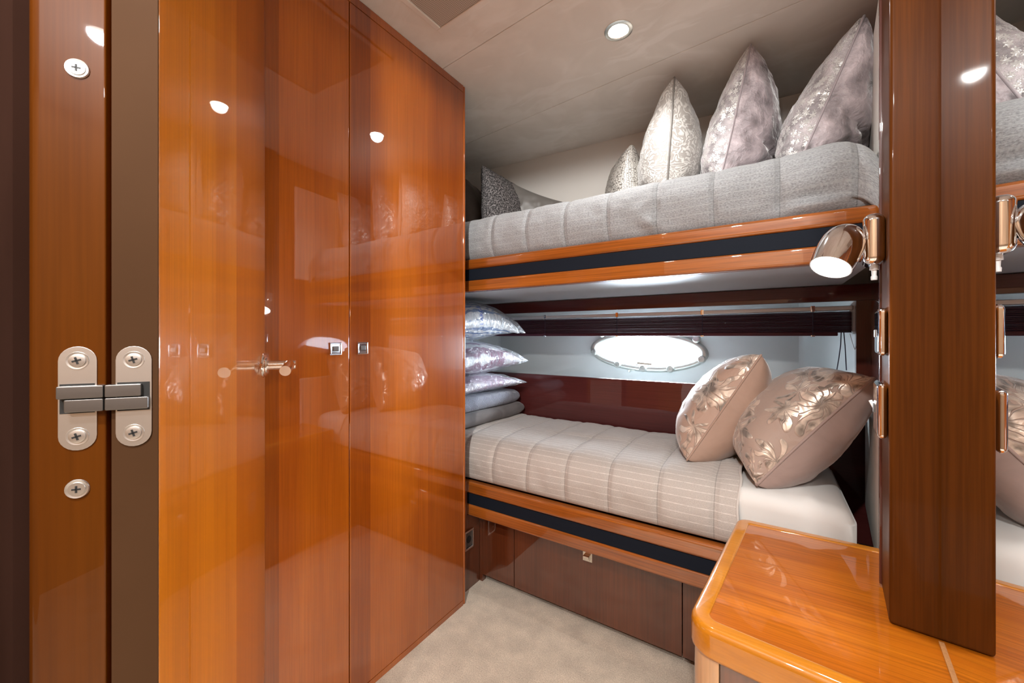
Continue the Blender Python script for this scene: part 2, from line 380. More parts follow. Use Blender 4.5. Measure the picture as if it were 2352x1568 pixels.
def velvet(name, col, band=None, seed=0.0):
    # crushed velvet; band = silver embroidered flowers over the face
    m, nt, b = newmat(name)
    t = nt.nodes.new('ShaderNodeTexCoord'); mp = N(nt, 'ShaderNodeMapping'); mp.inputs['Location'].default_value = (seed, seed, 0); L(nt, t.outputs['UV'], mp.inputs[0]); co = mp.outputs[0]
    n = N(nt, 'ShaderNodeTexNoise', Scale=15.0, Detail=5.0, Roughness=0.55, Distortion=0.25); L(nt, co, n.inputs['Vector'])
    r = ramp(nt, n.outputs[0], [(0.33, tuple(c * 0.42 for c in col)), (0.5, col), (0.66, tuple(min(1, c * 1.6) for c in col))])
    c = r.outputs[0]; hgt = n.outputs[0]
    b.inputs['Roughness'].default_value = 0.5; b.inputs['Sheen Weight'].default_value = 0.7; b.inputs['Sheen Roughness'].default_value = 0.3
    if band:
        v = N(nt, 'ShaderNodeTexVoronoi', Scale=56.0); L(nt, co, v.inputs['Vector'])
        sub = N(nt, 'ShaderNodeVectorMath'); sub.operation = 'SUBTRACT'; L(nt, co, sub.inputs[0]); L(nt, v.outputs['Position'], sub.inputs[1])
        sc = N(nt, 'ShaderNodeSeparateXYZ'); L(nt, sub.outputs[0], sc.inputs[0])
        fan = math_(nt, 'SINE', math_(nt, 'MULTIPLY', math_(nt, 'ARCTAN2', sc.outputs[1], sc.outputs[0]), 6.0))
        rp = ramp(nt, math_(nt, 'SUBTRACT', math_(nt, 'ADD', math_(nt, 'MULTIPLY', fan, 0.13), 0.50), v.outputs[0]), [(0.0, 0.0), (0.06, 1.0)])
        sp = N(nt, 'ShaderNodeSeparateXYZ'); L(nt, t.outputs['UV'], sp.inputs[0])
        big = N(nt, 'ShaderNodeTexNoise', Scale=10.0, Detail=2.0); L(nt, co, big.inputs['Vector'])
        edge = math_(nt, 'ADD', sp.outputs[0], math_(nt, 'MULTIPLY', big.outputs[0], 0.16))
        rb = ramp(nt, edge, [(band, 1.0), (band + 0.07, 0.0)])
        msk = mixc(nt, 1.0, rp.outputs[0], rb.outputs[0], 'MULTIPLY')
        c = mixc(nt, msk, c, (0.56, 0.55, 0.54))
        rm = ramp(nt, msk, [(0, 0.0), (1, 0.3)]); L(nt, rm.outputs[0], b.inputs['Metallic'])
        rr = ramp(nt, msk, [(0, 0.5), (1, 0.28)]); L(nt, rr.outputs[0], b.inputs['Roughness'])
        h1 = N(nt, 'ShaderNodeBump'); h1.inputs['Strength'].default_value = 0.6; h1.inputs['Distance'].default_value = 0.002; L(nt, msk, h1.inputs['Height'])
        h2 = N(nt, 'ShaderNodeBump'); h2.inputs['Strength'].default_value = 0.9; h2.inputs['Distance'].default_value = 0.022; L(nt, n.outputs[0], h2.inputs['Height']); L(nt, h1.outputs[0], h2.inputs['Normal']); L(nt, h2.outputs[0], b.inputs['Normal'])
    else: bump(nt, b, hgt, 0.9, 0.022)
    L(nt, c, b.inputs['Base Color']); return m
def brocade(name, base, leaf, seed=0.0):
    m, nt, b = newmat(name)
    mp = N(nt, 'ShaderNodeMapping'); mp.inputs['Location'].default_value = (seed, seed * 0.7, 0)
    t = nt.nodes.new('ShaderNodeTexCoord'); L(nt, t.outputs['UV'], mp.inputs[0]); co = mp.outputs[0]
    n0 = N(nt, 'ShaderNodeTexNoise', Scale=7.0, Detail=2.0); L(nt, co, n0.inputs['Vector'])
    wc = mixc(nt, 0.14, co, n0.outputs['Color'])
    v = N(nt, 'ShaderNodeTexVoronoi', Scale=10.5); L(nt, wc, v.inputs['Vector'])
    # leaf fans: stripes running round each cell centre
    sub = N(nt, 'ShaderNodeVectorMath'); sub.operation = 'SUBTRACT'; L(nt, wc, sub.inputs[0]); L(nt, v.outputs['Position'], sub.inputs[1])
    sc = N(nt, 'ShaderNodeSeparateXYZ'); L(nt, sub.outputs[0], sc.inputs[0])
    at = math_(nt, 'ARCTAN2', sc.outputs[1], sc.outputs[0])
    fan = math_(nt, 'SINE', math_(nt, 'MULTIPLY', at, 7.0))
    rad = math_(nt, 'MULTIPLY', v.outputs[0], 1.0)
    edge = math_(nt, 'SUBTRACT', math_(nt, 'ADD', math_(nt, 'MULTIPLY', fan, 0.13), 0.60), rad)
    r = ramp(nt, edge, [(0.0, 0.0), (0.05, 1.0)])
    vein = math_(nt, 'PINGPONG', math_(nt, 'MULTIPLY', at, 2.2), 0.5)
    rv = ramp(nt, vein, [(0.03, 0.0), (0.12, 1.0)])
    fine = N(nt, 'ShaderNodeTexNoise', Scale=22.0, Detail=3.0, Distortion=0.8); L(nt, co, fine.inputs['Vector'])
    leaf_m = mixc(nt, 1.0, r.outputs[0], rv.outputs[0], 'MULTIPLY')
    lc = ramp(nt, fine.outputs[0], [(0.36, tuple(x * 0.34 for x in leaf)), (0.5, leaf), (0.66, tuple(min(1, x * 1.5) for x in leaf))])
    c = mixc(nt, leaf_m, base, lc.outputs[0])
    L(nt, c, b.inputs['Base Color'])
    rr = ramp(nt, leaf_m, [(0, 0.6), (1, 0.3)]); L(nt, rr.outputs[0], b.inputs['Roughness'])
    rm = ramp(nt, leaf_m, [(0, 0.0), (1, 0.35)]); L(nt, rm.outputs[0], b.inputs['Metallic'])
    b.inputs['Sheen Weight'].default_value = 0.3
    h1 = N(nt, 'ShaderNodeBump'); h1.inputs['Strength'].default_value = 0.7; h1.inputs['Distance'].default_value = 0.003; L(nt, leaf_m, h1.inputs['Height'])
    h2 = N(nt, 'ShaderNodeBump'); h2.inputs['Strength'].default_value = 0.35; h2.inputs['Distance'].default_value = 0.008; L(nt, fine.outputs[0], h2.inputs['Height']); L(nt, h1.outputs[0], h2.inputs['Normal'])
    L(nt, h2.outputs[0], b.inputs['Normal']); return m
def bagged(name):
    # clear crinkled plastic film
    m, nt, b = newmat(name); nt.nodes.remove(b); out = nt.nodes['Material Output']
    co = coords(nt, 'UV', (1, 1, 1))
    n = N(nt, 'ShaderNodeTexNoise', Scale=24.0, Detail=4.0, Roughness=0.6, Distortion=1.6); L(nt, co, n.inputs['Vector'])
    v = N(nt, 'ShaderNodeTexVoronoi', Scale=42.0); L(nt, co, v.inputs['Vector'])
    h = math_(nt, 'ADD', n.outputs[0], math_(nt, 'MULTIPLY', v.outputs[0], 0.4))
    bp = N(nt, 'ShaderNodeBump'); bp.inputs['Strength'].default_value = 1.0; bp.inputs['Distance'].default_value = 0.03; L(nt, h, bp.inputs['Height'])
    t = N(nt, 'ShaderNodeBsdfTransparent'); t.inputs[0].default_value = (0.95, 0.96, 0.98, 1)
    g = N(nt, 'ShaderNodeBsdfGlossy'); g.inputs['Roughness'].default_value = 0.14; g.inputs['Color'].default_value = (0.95, 0.97, 1, 1); L(nt, bp.outputs[0], g.inputs['Normal'])
    d = N(nt, 'ShaderNodeBsdfDiffuse'); d.inputs[0].default_value = (0.88, 0.90, 0.93, 1); L(nt, bp.outputs[0], d.inputs['Normal'])
    lw = N(nt, 'ShaderNodeLayerWeight'); lw.inputs[0].default_value = 0.45; L(nt, bp.outputs[0], lw.inputs['Normal'])
    f = ramp(nt, lw.outputs['Facing'], [(0.0, 0.10), (0.85, 0.55)])
    m1 = N(nt, 'ShaderNodeMixShader'); L(nt, f.outputs[0], m1.inputs[0]); L(nt, t.outputs[0], m1.inputs[1]); L(nt, g.outputs[0], m1.inputs[2])
    m2 = N(nt, 'ShaderNodeMixShader'); m2.inputs[0].default_value = 0.14; L(nt, m1.outputs[0], m2.inputs[1]); L(nt, d.outputs[0], m2.inputs[2])
    L(nt, m2.outputs[0], out.inputs[0]); return m
M['bag'] = bagged('clear_plastic_film')
def print_mat(name, base, ink, scale):
    m, nt, b = newmat(name); co = coords(nt, 'UV', (1, 1, 1))
    n0 = N(nt, 'ShaderNodeTexNoise', Scale=5.0, Detail=2.0); L(nt, co, n0.inputs['Vector'])
    w = N(nt, 'ShaderNodeTexWave', Scale=scale, Distortion=3.0); w.bands_direction = 'X'; L(nt, co, w.inputs['Vector'])
    k = ramp(nt, n0.outputs[0], [(0.38, 0.0), (0.44, 1.0)])
    r = ramp(nt, w.outputs[0], [(0.45, 0.0), (0.6, 1.0)])
    c = mixc(nt, mixc(nt, 1.0, r.outputs[0], k.outputs[0], 'MULTIPLY'), base, ink)
    L(nt, c, b.inputs['Base Color']); b.inputs['Roughness'].default_value = 0.7; return m
M['bag_blue'] = print_mat('blue_striped_cloth', (0.74, 0.74, 0.73), (0.02, 0.13, 0.36), 9.0)
M['bag_mauve'] = print_mat('mauve_cloth', (0.80, 0.80, 0.80), (0.26, 0.08, 0.18), 3.0)
M['bag_pink'] = print_mat('pale_pink_cloth', (0.72, 0.64, 0.68), (0.46, 0.28, 0.40), 2.0)
M['ink'] = plain('blue_ink', (0.03, 0.06, 0.30), 0.5)
M['quilt'] = woven('grey_blue_quilt', (0.22, 0.235, 0.29), 60)
M['knit'] = fabric('taupe_blanket', (0.16, 0.147, 0.145), 0.9, 700, 0.3, 0.2)
M['sheet'] = fabric('white_sheet', (0.66, 0.65, 0.63), 0.8, 1200, 0.1, 0.03, uvs=(1, 1, 1), wr=0.3)
M['tan_velvet'] = fabric('tan_velvet', (0.37, 0.245, 0.185), 0.7, 900, 0.6, 0.12)
M['mauve_velvet'] = fabric('mauve_velvet', (0.335, 0.245, 0.215), 0.7, 900, 0.6, 0.14)
M['brocade_a'] = brocade('tan_brocade', (0.40, 0.265, 0.20), (0.56, 0.46, 0.38), 0.0)
M['brocade_b'] = brocade('mauve_brocade', (0.36, 0.26, 0.21), (0.55, 0.45, 0.37), 1.37)
M['paisley'] = paisley(); M['snake'] = snake(); M['tweed'] = tweed()
M['lilac'] = velvet('lilac_velvet', (0.34, 0.29, 0.305)); M['lilac_b'] = velvet('lilac_velvet_dusky', (0.345, 0.30, 0.315), seed=2.2)
M['lilac_f'] = velvet('lilac_flowered', (0.33, 0.30, 0.31), 0.30); M['lilac_bf'] = velvet('lilac_flowered_dusky', (0.32, 0.29, 0.30), 0.26, seed=2.2)
M['satin'] = fabric('grey_satin', (0.17, 0.158, 0.145), 0.32, 1200, 0.1, 0.05)
M['dark_cotton'] = fabric('brown_grey_cotton', (0.11, 0.095, 0.085), 0.85, 800, 0.3, 0.1)
M['stripe_cotton'] = fabric('ruched_taupe_cotton', (0.36, 0.32, 0.28), 0.6, 500, 0.3, 0.2, uvs=(0.2, 5, 1), wr=0.5)

# ------------------------------------------------------------------ rotated bulkhead line (aft bulkhead and desk sit about 6 degrees off the bunks)
WS = 0.105
def wall_x(y): return 0.1665 + WS * (y - 0.879)
BO = 0.030   # the bunk-end lining stands this much back from the pilaster cheek
EXW = Vector((1, -WS, 0)).normalized(); EYW = Vector((WS, 1, 0)).normalized()

# ------------------------------------------------------------------ room shell
CEIL = 1.933
struct(MB().box(-2.3, 1.65, -1.6, 2.13, -0.05, 0.0).build('floor', M['carpet'], smooth=False))
def skew(x, y0, s=-0.093): return y0 + s * x
y1, y2 = 0.930, 1.364   # seam heights at x = 0
def cpanel(ya, yb, name='ceiling'):
    x0, x1 = -2.3, 1.7
    return struct(MB().prism([(x0, skew(x0, ya)), (x1, skew(x1, ya)), (x1, skew(x1, yb)), (x0, skew(x0, yb))], CEIL, CEIL + 0.012, 0.0015, 2).build(name, M['ceiling'], smooth=False))
cpanel(-1.75, y1 - 0.001); cpanel(y1 + 0.001, y2 - 0.001); cpanel(y2 + 0.001, 2.25)
struct(MB().box(-2.3, 1.7, -1.75, 2.4, CEIL + 0.0125, CEIL + 0.03).build('ceiling', M['black'], smooth=False))

# upper cream hull wall behind the top bunk
def seg_wall(name, p, q, z0, z1, th, mat, side=1):
    p = Vector((p[0], p[1], 0)); q = Vector((q[0], q[1], 0)); d = (q - p).normalized(); n = Vector((-d.y, d.x, 0)) * th * side
    return struct(MB().prism([p[:2], q[:2], (q + n)[:2], (p + n)[:2]], z0, z1).build(name, mat, smooth=False))
seg_wall('wall_back', (-1.95, 1.737), (0.33, 1.882), 1.180, CEIL, 0.05, M['cream'])
# right-hand bulkhead: cream behind the bunks, dark wood beyond
seg_wall('wall_right', (wall_x(0.985) + BO, 0.985), (wall_x(2.1) + BO, 2.1), 0.0, CEIL, 0.06, M['mahog_z'], -1)
# mirror bulkhead (recessed) on toward the companionway
mx0 = Vector((0.232, 0.866, 0)); mend = mx0 - EYW * 0.85
seg_wall('wall_right', (mend.x, mend.y), (mx0.x, mx0.y + 0.06), 0.531, CEIL, 0.06, M['matte_wall'], -1)
# pilaster standing on the bedside cabinet, its left cheek flush with the bunk end wall
a = Vector((0.1665, 0.879, 0)); 
pil = [a, a + EXW * 0.10, a + EXW * 0.10 + EYW * 0.16, a + EYW * 0.128]
struct(MB().prism([p[:2] for p in pil], 0.5280, CEIL, 0.006, 4).build('trim_1', M['pilaster'], angle=35))
# slim dark edge strip along the far side of the pilaster
e = a + EYW * 0.122 - EXW * 0.0035
struct(MB().prism([(e)[:2], (e + EXW * 0.008)[:2], (e + EXW * 0.008 + EYW * 0.012)[:2], (e + EYW * 0.012)[:2]], 0.533, CEIL, 0.0015, 2).build('trim_2', M['mahog_z']))

struct(MB().box(-2.3, 0.9, 2.10, 2.13, 0, 0.77).build('wall_back', M['dark_wall'], smooth=False))  # this and the next panel: unseen, added to stop sky light leaking in
struct(MB().box(-2.3, -1.60, 1.70, 1.72, 0, CEIL).build('wall_back', M['cream'], smooth=False))
struct(MB().box(0.32, 0.9, 1.86, 1.89, 0, CEIL).build('wall_back', M['cream'], smooth=False))
# companionway behind the viewer
struct(MB().box(-2.3, -0.535, 0.048, 0.09, 0, CEIL).build('wall_front', M['dark_wall'], smooth=False))
struct(MB().box(-2.3, 1.6, -1.6, -1.55, 0, CEIL).build('wall_behind', M['matte_wall'], smooth=False))
struct(MB().box(0.155, 1.6, 0.0, 0.05, 0, CEIL).build('wall_front', M['dark_wall'], smooth=False))
struct(MB().box(1.6, 1.65, -1.6, 0.05, 0, CEIL).build('wall_right', M['matte_wall'], smooth=False))
struct(MB().box(-2.3, -2.25, -1.6, 2.1, 0, CEIL).build('wall_left', M['cream'], smooth=False))

# ------------------------------------------------------------------ recess with portlight, behind the lower bunk
SILL = 0.806; YB = 2.02
struct(MB().box(-1.9, 0.300, 1.75, 1.775, 0.30, SILL, 0.005, 3).build('trim_3', M['mahog_x']))            # headboard panel
mb = MB(); b_ = mb.bm
q_ = [b_.verts.new(p) for p in ((-1.9, 1.7755, SILL - 0.004), (0.33, 1.7755, SILL - 0.004), (0.33, 2.06, 0.70), (-1.9, 2.06, 0.70))]; b_.faces.new(q_)
struct(mb.build('trim_4', M['hull'], smooth=False))    # liner falling away behind the headboard
struct(MB().box(-1.9, 0.300, 1.745, 1.775, 1.120, 1.176, 0.003).build('trim_5', M['mahog_x']))           # top rail
struct(MB().box(0.2495, 0.300, 1.75, 1.775, SILL - 0.002, 1.122, 0.0).build('trim_6', M['mahog_z']))     # right post
# grey liner: splayed sides + back panel with an oval opening
PC = Vector((-0.517, YB, 0.925)); TILT = math.radians(-1.8)
def ell(a, b, t, y=None):
    x = a * math.cos(t); z = b * math.sin(t)
    return Vector((PC.x + x * math.cos(TILT) - z * math.sin(TILT), YB if y is None else y, PC.z + x * math.sin(TILT) + z * math.cos(TILT)))
EA, EB = 0.258, 0.0765
def liner():
    mb = MB(); bm = mb.bm; n = 72; x0, x1, z0, z1 = -1.40, 0.107, 0.70, 1.175
    def rect(t):
        c, s = math.cos(t), math.sin(t)
        k = min(((x1 - PC.x) if c > 0 else (PC.x - x0)) / max(abs(c), 1e-6), ((z1 - PC.z) if s > 0 else (PC.z - z0)) / max(abs(s), 1e-6))
        return Vector((PC.x + c * k, YB, PC.z + s * k))
    angs = sorted([2 * PI * i / n for i in range(n)] + [math.atan2(zz - PC.z, xx - PC.x) % (2 * PI) for xx in (x0, x1) for zz in (z0, z1)])
    inn = [bm.verts.new(ell(EA, EB, math.atan2(math.sin(t) / EB, math.cos(t) / EA) - TILT)) for t in angs]
    out = [bm.verts.new(rect(t)) for t in angs]; back = [bm.verts.new(v.co + Vector((0, 0.05, 0))) for v in inn]
    m = len(angs)
    for i in range(m):
        j = (i + 1) % m
        bm.faces.new((inn[i], inn[j], out[j], out[i])); bm.faces.new((inn[i], back[i], back[j], inn[j]))
    # splayed ends with a small radius
    def side(xa, xb, s):
        pts = [(xa, YB), (xa + s * 0.010, YB - 0.003), (xa + s * 0.02, YB - 0.012), (xb, 1.772)]
        for (p, q) in zip(pts, pts[1:]):
            bm.faces.new([bm.verts.new((p[0], p[1], z0)), bm.verts.new((q[0], q[1], z0)), bm.verts.new((q[0], q[1], z1)), bm.verts.new((p[0], p[1], z1))])
    side(x1, 0.252, 1); side(x0, -1.56, -1)
    bmesh.ops.remove_doubles(bm, verts=bm.verts[:], dist=1e-5)
    bmesh.ops.recalc_face_normals(bm, faces=bm.faces[:])
    return struct(mb.build('wall_hull', M['hull'], angle=50))
liner()
struct(MB().box(-1.95, 0.33, 1.7755, 2.06, 1.1765, 1.1795).build('trim_7', M['hull'], smooth=False))
win = thing('window_1', None, None, (PC.x, YB, PC.z)); win['kind'] = 'structure'
def ring(name, a0, b0, a1, b1, ya, yb, mat, parent):
    # oval frame with a rounded section
    mb = MB(); n = 96; rings = []
    prof = []
    for k in range(9):
        t = PI * k / 8
        prof.append((0.5 - 0.5 * math.cos(t), math.sin(t)))
    for i in range(n):
        t = 2 * PI * i / n
        rings.append([mb.bm.verts.new(ell(a0 + (a1 - a0) * w, b0 + (b1 - b0) * w, t, ya + (yb - ya) * h ** 0.7)) for w, h in prof])
    for i in range(n):
        A, B = rings[i], rings[(i + 1) % n]
        for k in range(len(prof) - 1): mb.bm.faces.new((A[k], A[k + 1], B[k + 1], B[k]))
    bmesh.ops.recalc_face_normals(mb.bm, faces=mb.bm.faces[:])
    return mb.build(name, mat, parent, angle=80)
ring('frame', EA - 0.004, EB - 0.004, EA + 0.029, EB + 0.028, YB, YB - 0.02, M['ring'], win)
ring('gasket', EA - 0.008, EB - 0.008, EA + 0.001, EB + 0.001, YB + 0.004, YB - 0.006, M['gasket'], win)
mb = MB(); vs = [mb.bm.verts.new(ell(EA - 0.002, EB - 0.002, 2 * PI * i / 96, YB + 0.012)) for i in range(96)]; mb.bm.faces.new(vs)
mb.build('glass', M['glass'], win, smooth=False)
for px, py in [(1383, 767), (1365, 808), (1419, 837), (1477, 846), (1540, 847), (1612, 825), (1600, 778)]:
    p = at_y(px, py, YB - 0.022); d = Vector((-0.15, -0.94, 0.12))
    mb = MB(); mb.lathe([(0.006, -0.022), (0.006, -0.006), (0.016, -0.005), (0.0185, 0.0), (0.0178, 0.007), (0.014, 0.012), (0.007, 0.0125), (0.006, 0.010), (0.001, 0.010)], zframe(p, d), 20)
    mb.build('clamp_knob', M['ring'], win)
p = at_y(1447, 850, YB - 0.008)
mb = MB(); mb.tube([p + Vector((0.0, 0, 0)), p + Vector((0.02, -0.004, 0.002)), p + Vector((0.034, 0, 0.003))], 0.004, 8)
mb.lathe([(0.005, -0.006), (0.006, 0.0), (0.005, 0.008)], zframe(p + Vector((-0.004, 0, -0.004)), (0.2, -0.3, 1)), 12); mb.build('latch', M['nickel'], win)
p = at_y(1480, 835, YB + 0.009)
sx = Vector((math.cos(TILT - 0.03), 0, math.sin(TILT - 0.03)))
mb = MB(); mb.box(-0.036, 0.036, -0.0006, 0.0006, -0.0048, 0.0048, mat=frame(p, sx, Vector((0, 1, 0)), Vector((-sx.z, 0, sx.x)))); mb.build('sticker', M['sticker'], win)

# ------------------------------------------------------------------ venetian blind, drawn up
bl = thing('venetian_blind', 'dark aubergine slatted blind drawn up above the oval porthole', 'blind', (-0.5, 1.785, 1.0))
mb = MB(); mb.box(-1.42, 0.246, 1.778, 1.80, 1.090, 1.107, 0.004, 3); mb.build('head_rail', M['alu'], bl)
rng = random.Random(3); mb = MB()
for k in range(13):
    z = 1.018 + k * 0.0054 + rng.uniform(-0.0006, 0.0006); dy = rng.uniform(-0.0015, 0.0015); tl = rng.uniform(-0.03, 0.03)
    mb.box(-1.42, 0.242, -0.0125, 0.0125, -0.0009, 0.0009, 0.0006, 1, Matrix.Translation((0, 1.789 + dy, z)) @ Matrix.Rotation(0.36 + tl, 4, 'X'))
mb.build('slats', M['slat'], bl)
MB().box(-1.42, 0.205, 1.776, 1.802, 1.001, 1.0145, 0.003).build('bottom_rail', M['slat'], bl)
for px in (1252, 1417, 1613, 1867):
    u = at_y(px, 766, 1.776)
    mb = MB(); mb.tube([(u.x, 1.7755, 1.001), (u.x, 1.7755, 1.108)], 0.0011, 6)
    mb.build('ladder_cord', M['cord'], bl)
    MB().box(u.x - 0.006, u.x + 0.006, 1.772, 1.777, 0.998, 1.004, 0.001).build('cord_clip', M['chrome'], bl)
    MB().box(u.x - 0.006, u.x + 0.006, 1.774, 1.779, 1.088, 1.109, 0.001).build('cord_clip', M['chrome'], bl)
for pts in ([(1932, 763), (1931, 790), (1927, 820), (1922, 850)], [(1938, 763), (1941, 795), (1944, 850)]):
    MB().tube([at_y(x, y, 1.772) for x, y in pts], 0.0016, 6).build('pull_cord', M['cord'], bl)
mb = MB(); mb.tube([at_y(x, y, 1.773) for x, y in [(1952, 766), (1957, 785), (1963, 802), (1968, 808)]], 0.001, 6); mb.build('wire', M['cord_white'], bl)

# ------------------------------------------------------------------ bunks
XR = 0.214
ub = thing('bunk_bed', 'cherry railed upper bunk with black band and white underside', 'bunk bed', (-0.7, 1.2, 1.175))
def rails(root, z, y=1.2):
    zt, zb1, zb2, zl = z
    MB().box(-1.9, XR, y, y + 0.035, zb1, zt, 0.010, 4).build('top_rail', M['cherry_x'], root)
    MB().box(-1.9, XR, y + 0.004, y + 0.03, zb2, zb1, 0.001).build('black_band', M['black_band'], root)
    MB().box(-1.9, XR, y, y + 0.035, zl, zb2, 0.007, 3).build('bottom_rail', M['cherry_x'], root)
rails(ub, (1.302, 1.262, 1.219, 1.175))
MB().box(-1.9, 0.212, 1.2355, 1.7445, 1.178, 1.20).build('underside_panel', M['white_lam'], ub, smooth=False)
MB().box(-1.9, 0.212, 1.2355, 1.735, 1.2005, 1.29).build('mattress_base', M['mahog_x'], ub, smooth=False)
lb = thing('bunk_bed', 'cherry railed lower bunk over a drawer, with a black band', 'bunk bed', (-0.7, 1.2, 0.0))
rails(lb, (0.428, 0.383, 0.341, 0.297))
MB().box(-1.9, 0.212, 1.2355, 1.7445, 0.31, 0.42).build('mattress_base', M['mahog_x'], lb, smooth=False)
Xa, Xb = -0.824, -0.218
MB().box(-0.9912, -0.977, 1.2795, 1.30, 0.0, 0.3095, 0.0).build('leg_board', M['cabinet'], lb, smooth=False)
MB().box(-0.9769, Xa - 0.0012, 1.28, 1.30, 0.029, 0.3095, 0.001).build('side_panel', M['cabinet'], lb)
MB().box(Xb + 0.0012, XR, 1.28, 1.30, 0.029, 0.3095, 0.001).build('side_panel', M['cabinet'], lb)
MB().box(-0.99, XR, 1.335, 1.36, 0.0, 0.3095).build('plinth', M['mahog_x'], lb, smooth=False)
MB().box(-0.977, XR, 1.3005, 1.334, 0.029, 0.05).build('base_board', M['mahog_x'], lb, smooth=False)
dr = MB().box(Xa + 0.0012, Xb - 0.0012, 1.28, 1.30, 0.029, 0.3095, 0.001).build('drawer_front', M['cabinet'], lb)
hx, hz = -0.522, 0.241
mb = MB(); mb.box(hx - 0.017, hx + 0.017, 1.2775, 1.2795, hz - 0.017, hz + 0.017, 0.0007)
mb.box(hx - 0.011, hx + 0.011, 1.262, 1.278, hz - 0.002, hz + 0.008, 0.002, 2); mb.box(hx - 0.011, hx - 0.007, 1.268, 1.278, hz - 0.010, hz, 0.001); mb.box(hx + 0.007, hx + 0.011, 1.268, 1.278, hz - 0.010, hz, 0.001)
h = mb.build('latch', M['nickel'], dr); h['label'] = 'bright nickel push latch'

# ------------------------------------------------------------------ mattresses and bedspreads
def fbm(v, o=3): return mnoise.fractal(v, 1.0, 2.0, o)
def smooth_path(pts, n):
    # Catmull-Rom resampled to n+1 points by arc length
    P = [Vector(p) for p in pts]; P = [P[0] * 2 - P[1]] + P + [P[-1] * 2 - P[-2]]; out = []
    for i in range(1, len(P) - 2):
        for k in range(24):
            t = k / 24; a, b, c, d = P[i - 1], P[i], P[i + 1], P[i + 2]
            out.append(0.5 * ((2 * b) + (c - a) * t + (2 * a - 5 * b + 4 * c - d) * t * t + (3 * b - a - 3 * c + d) * t ** 3))
    out.append(P[-2]); L_ = [0]
    for a, b in zip(out, out[1:]): L_.append(L_[-1] + (b - a).length)
    res = []; j = 0
    for i in range(n + 1):
        s = L_[-1] * i / n
        while j < len(L_) - 2 and L_[j + 1] < s: j += 1
        f = (s - L_[j]) / max(1e-9, L_[j + 1] - L_[j]); res.append(out[j].lerp(out[j + 1], f))
    return res, L_[-1]
def spread(name, mat, parent, prof, x0, x1, nu, nv, disp):
    path, ln = smooth_path(prof, nv)
    mb = MB()
    def fn(s, t):
        p = path[round(t * nv)]; x = x0 + (x1 - x0) * s
        q = Vector((x, p.x, p.y)); d = disp(x, t * ln, q)
        return q + d
    mb.grid(fn, nu, nv, lambda s, t: (x0 + (x1 - x0) * s, t * ln))
    o = mb.build(name, mat, parent, angle=None)
    return o
def groove(x, every, w=0.012):
    d = abs(((x + QO) / every + 0.5) % 1 - 0.5) * every
    return math.exp(-(d / w) ** 2)
# upper
t_up = thing('bedspread', 'pale grey quilted bedspread tucked around the upper bunk mattress', 'bedspread', (-0.7, 1.3, 1.3))
prof_u = [(1.243, 1.296), (1.2245, 1.304), (1.214, 1.318), (1.204, 1.342), (1.197, 1.376), (1.199, 1.412), (1.214, 1.445), (1.244, 1.468), (1.285, 1.479), (1.34, 1.482), (1.5, 1.478), (1.735, 1.472)]
def disp_u(x, s, q):
    front = max(0, 1 - max(0, q.y - 1.21) / 0.12)
    n = fbm(Vector((x * 5, q.y * 6, q.z * 8)), 4); n2 = fbm(Vector((x * 18 + 5, s * 14, 1)), 3)
    g = groove(x, 0.15, 0.010)
    amp = min(1.0, max(0.0, (s - 0.02) / 0.03))
    out = (0.009 * n + 0.0035 * n2 - 0.005 * g) * amp
    lift = 0.012 * max(0, (x - 0.03) / 0.17) * (1 if q.z > 1.36 else 0) if x > 0.03 else 0
    fold = 0
    for fx, fz, wx, wz, am in ((-0.29, 1.335, 0.03, 0.02, 0.016), (0.09, 1.345, 0.05, 0.014, -0.018), (0.10, 1.325, 0.05, 0.012, 0.014)):
        fold += am * math.exp(-((x - fx) / wx) ** 2 - ((q.z - fz + 0.25 * (x - fx) * (1 if fx < 0 else -0.2)) / wz) ** 2)
    end = 0
    if x > 0.12: end = -((x - 0.12) / 0.075) ** 3 * 0.028
    return Vector((0, -(out + fold) * front, (out * (1 - front) + lift + end * (1 if q.z > 1.33 else 0)) * amp))
spread('quilt', M['spread_up'], t_up, prof_u, -1.75, 0.212, 420, 90, disp_u)
MB().box(-1.75, 0.185, 1.262, 1.735, 1.292, 1.455, 0.02, 3).build('mattress', M['sheet'], t_up)
# lower mattress with white fitted sheet
lm = thing('mattress', 'white sheeted mattress end showing beside the nightstand', 'mattress', (-0.7, 1.45, 0.42))
mb = MB(); bm2 = bmesh.new(); bmesh.ops.create_cube(bm2, size=1)
for v in bm2.verts: v.co = Vector((0.01 + v.co.x * 0.34, 1.478 + v.co.y * 0.525, 0.508 + v.co.z * 0.165))
bmesh.ops.bevel(bm2, geom=bm2.edges[:], offset=0.042, segments=6, profile=0.55, affect='EDGES')
bmesh.ops.subdivide_edges(bm2, edges=[e for e in bm2.edges if abs(e.verts[0].co.x - e.verts[1].co.x) > 0.15], cuts=30, use_grid_fill=True)
for v in bm2.verts:
    c = v.co; w = min(1, max(0, (c.x + 0.25) / 0.1)); n = fbm(Vector((c.x * 9, c.y * 9, c.z * 9)), 3)
    ex = max(0, (c.x - 0.08) / 0.1)
    c.z += w * 0.005 * n + w * 0.003 * math.sin(c.y * 34 + c.x * 25 + 4 * n) * (1 if c.z > 0.5 else 0) + 0.010 * ex * w * math.sin(c.y * 60) * 0.25; c.y += w * 0.004 * n
    w2 = min(1, max(0, (-0.062 - c.x) / 0.022)); c.z -= 0.012 * w2; c.y += 0.022 * w2 * (1 if c.y < 1.3 else 0)
    if c.x > 0.02 and c.z > 0.55: c.z -= 0.02 * max(0, (c.x - 0.05) / 0.13) ** 2
mb.add(bm2); mb.build('sheet', M['sheet'], lm, angle=None)
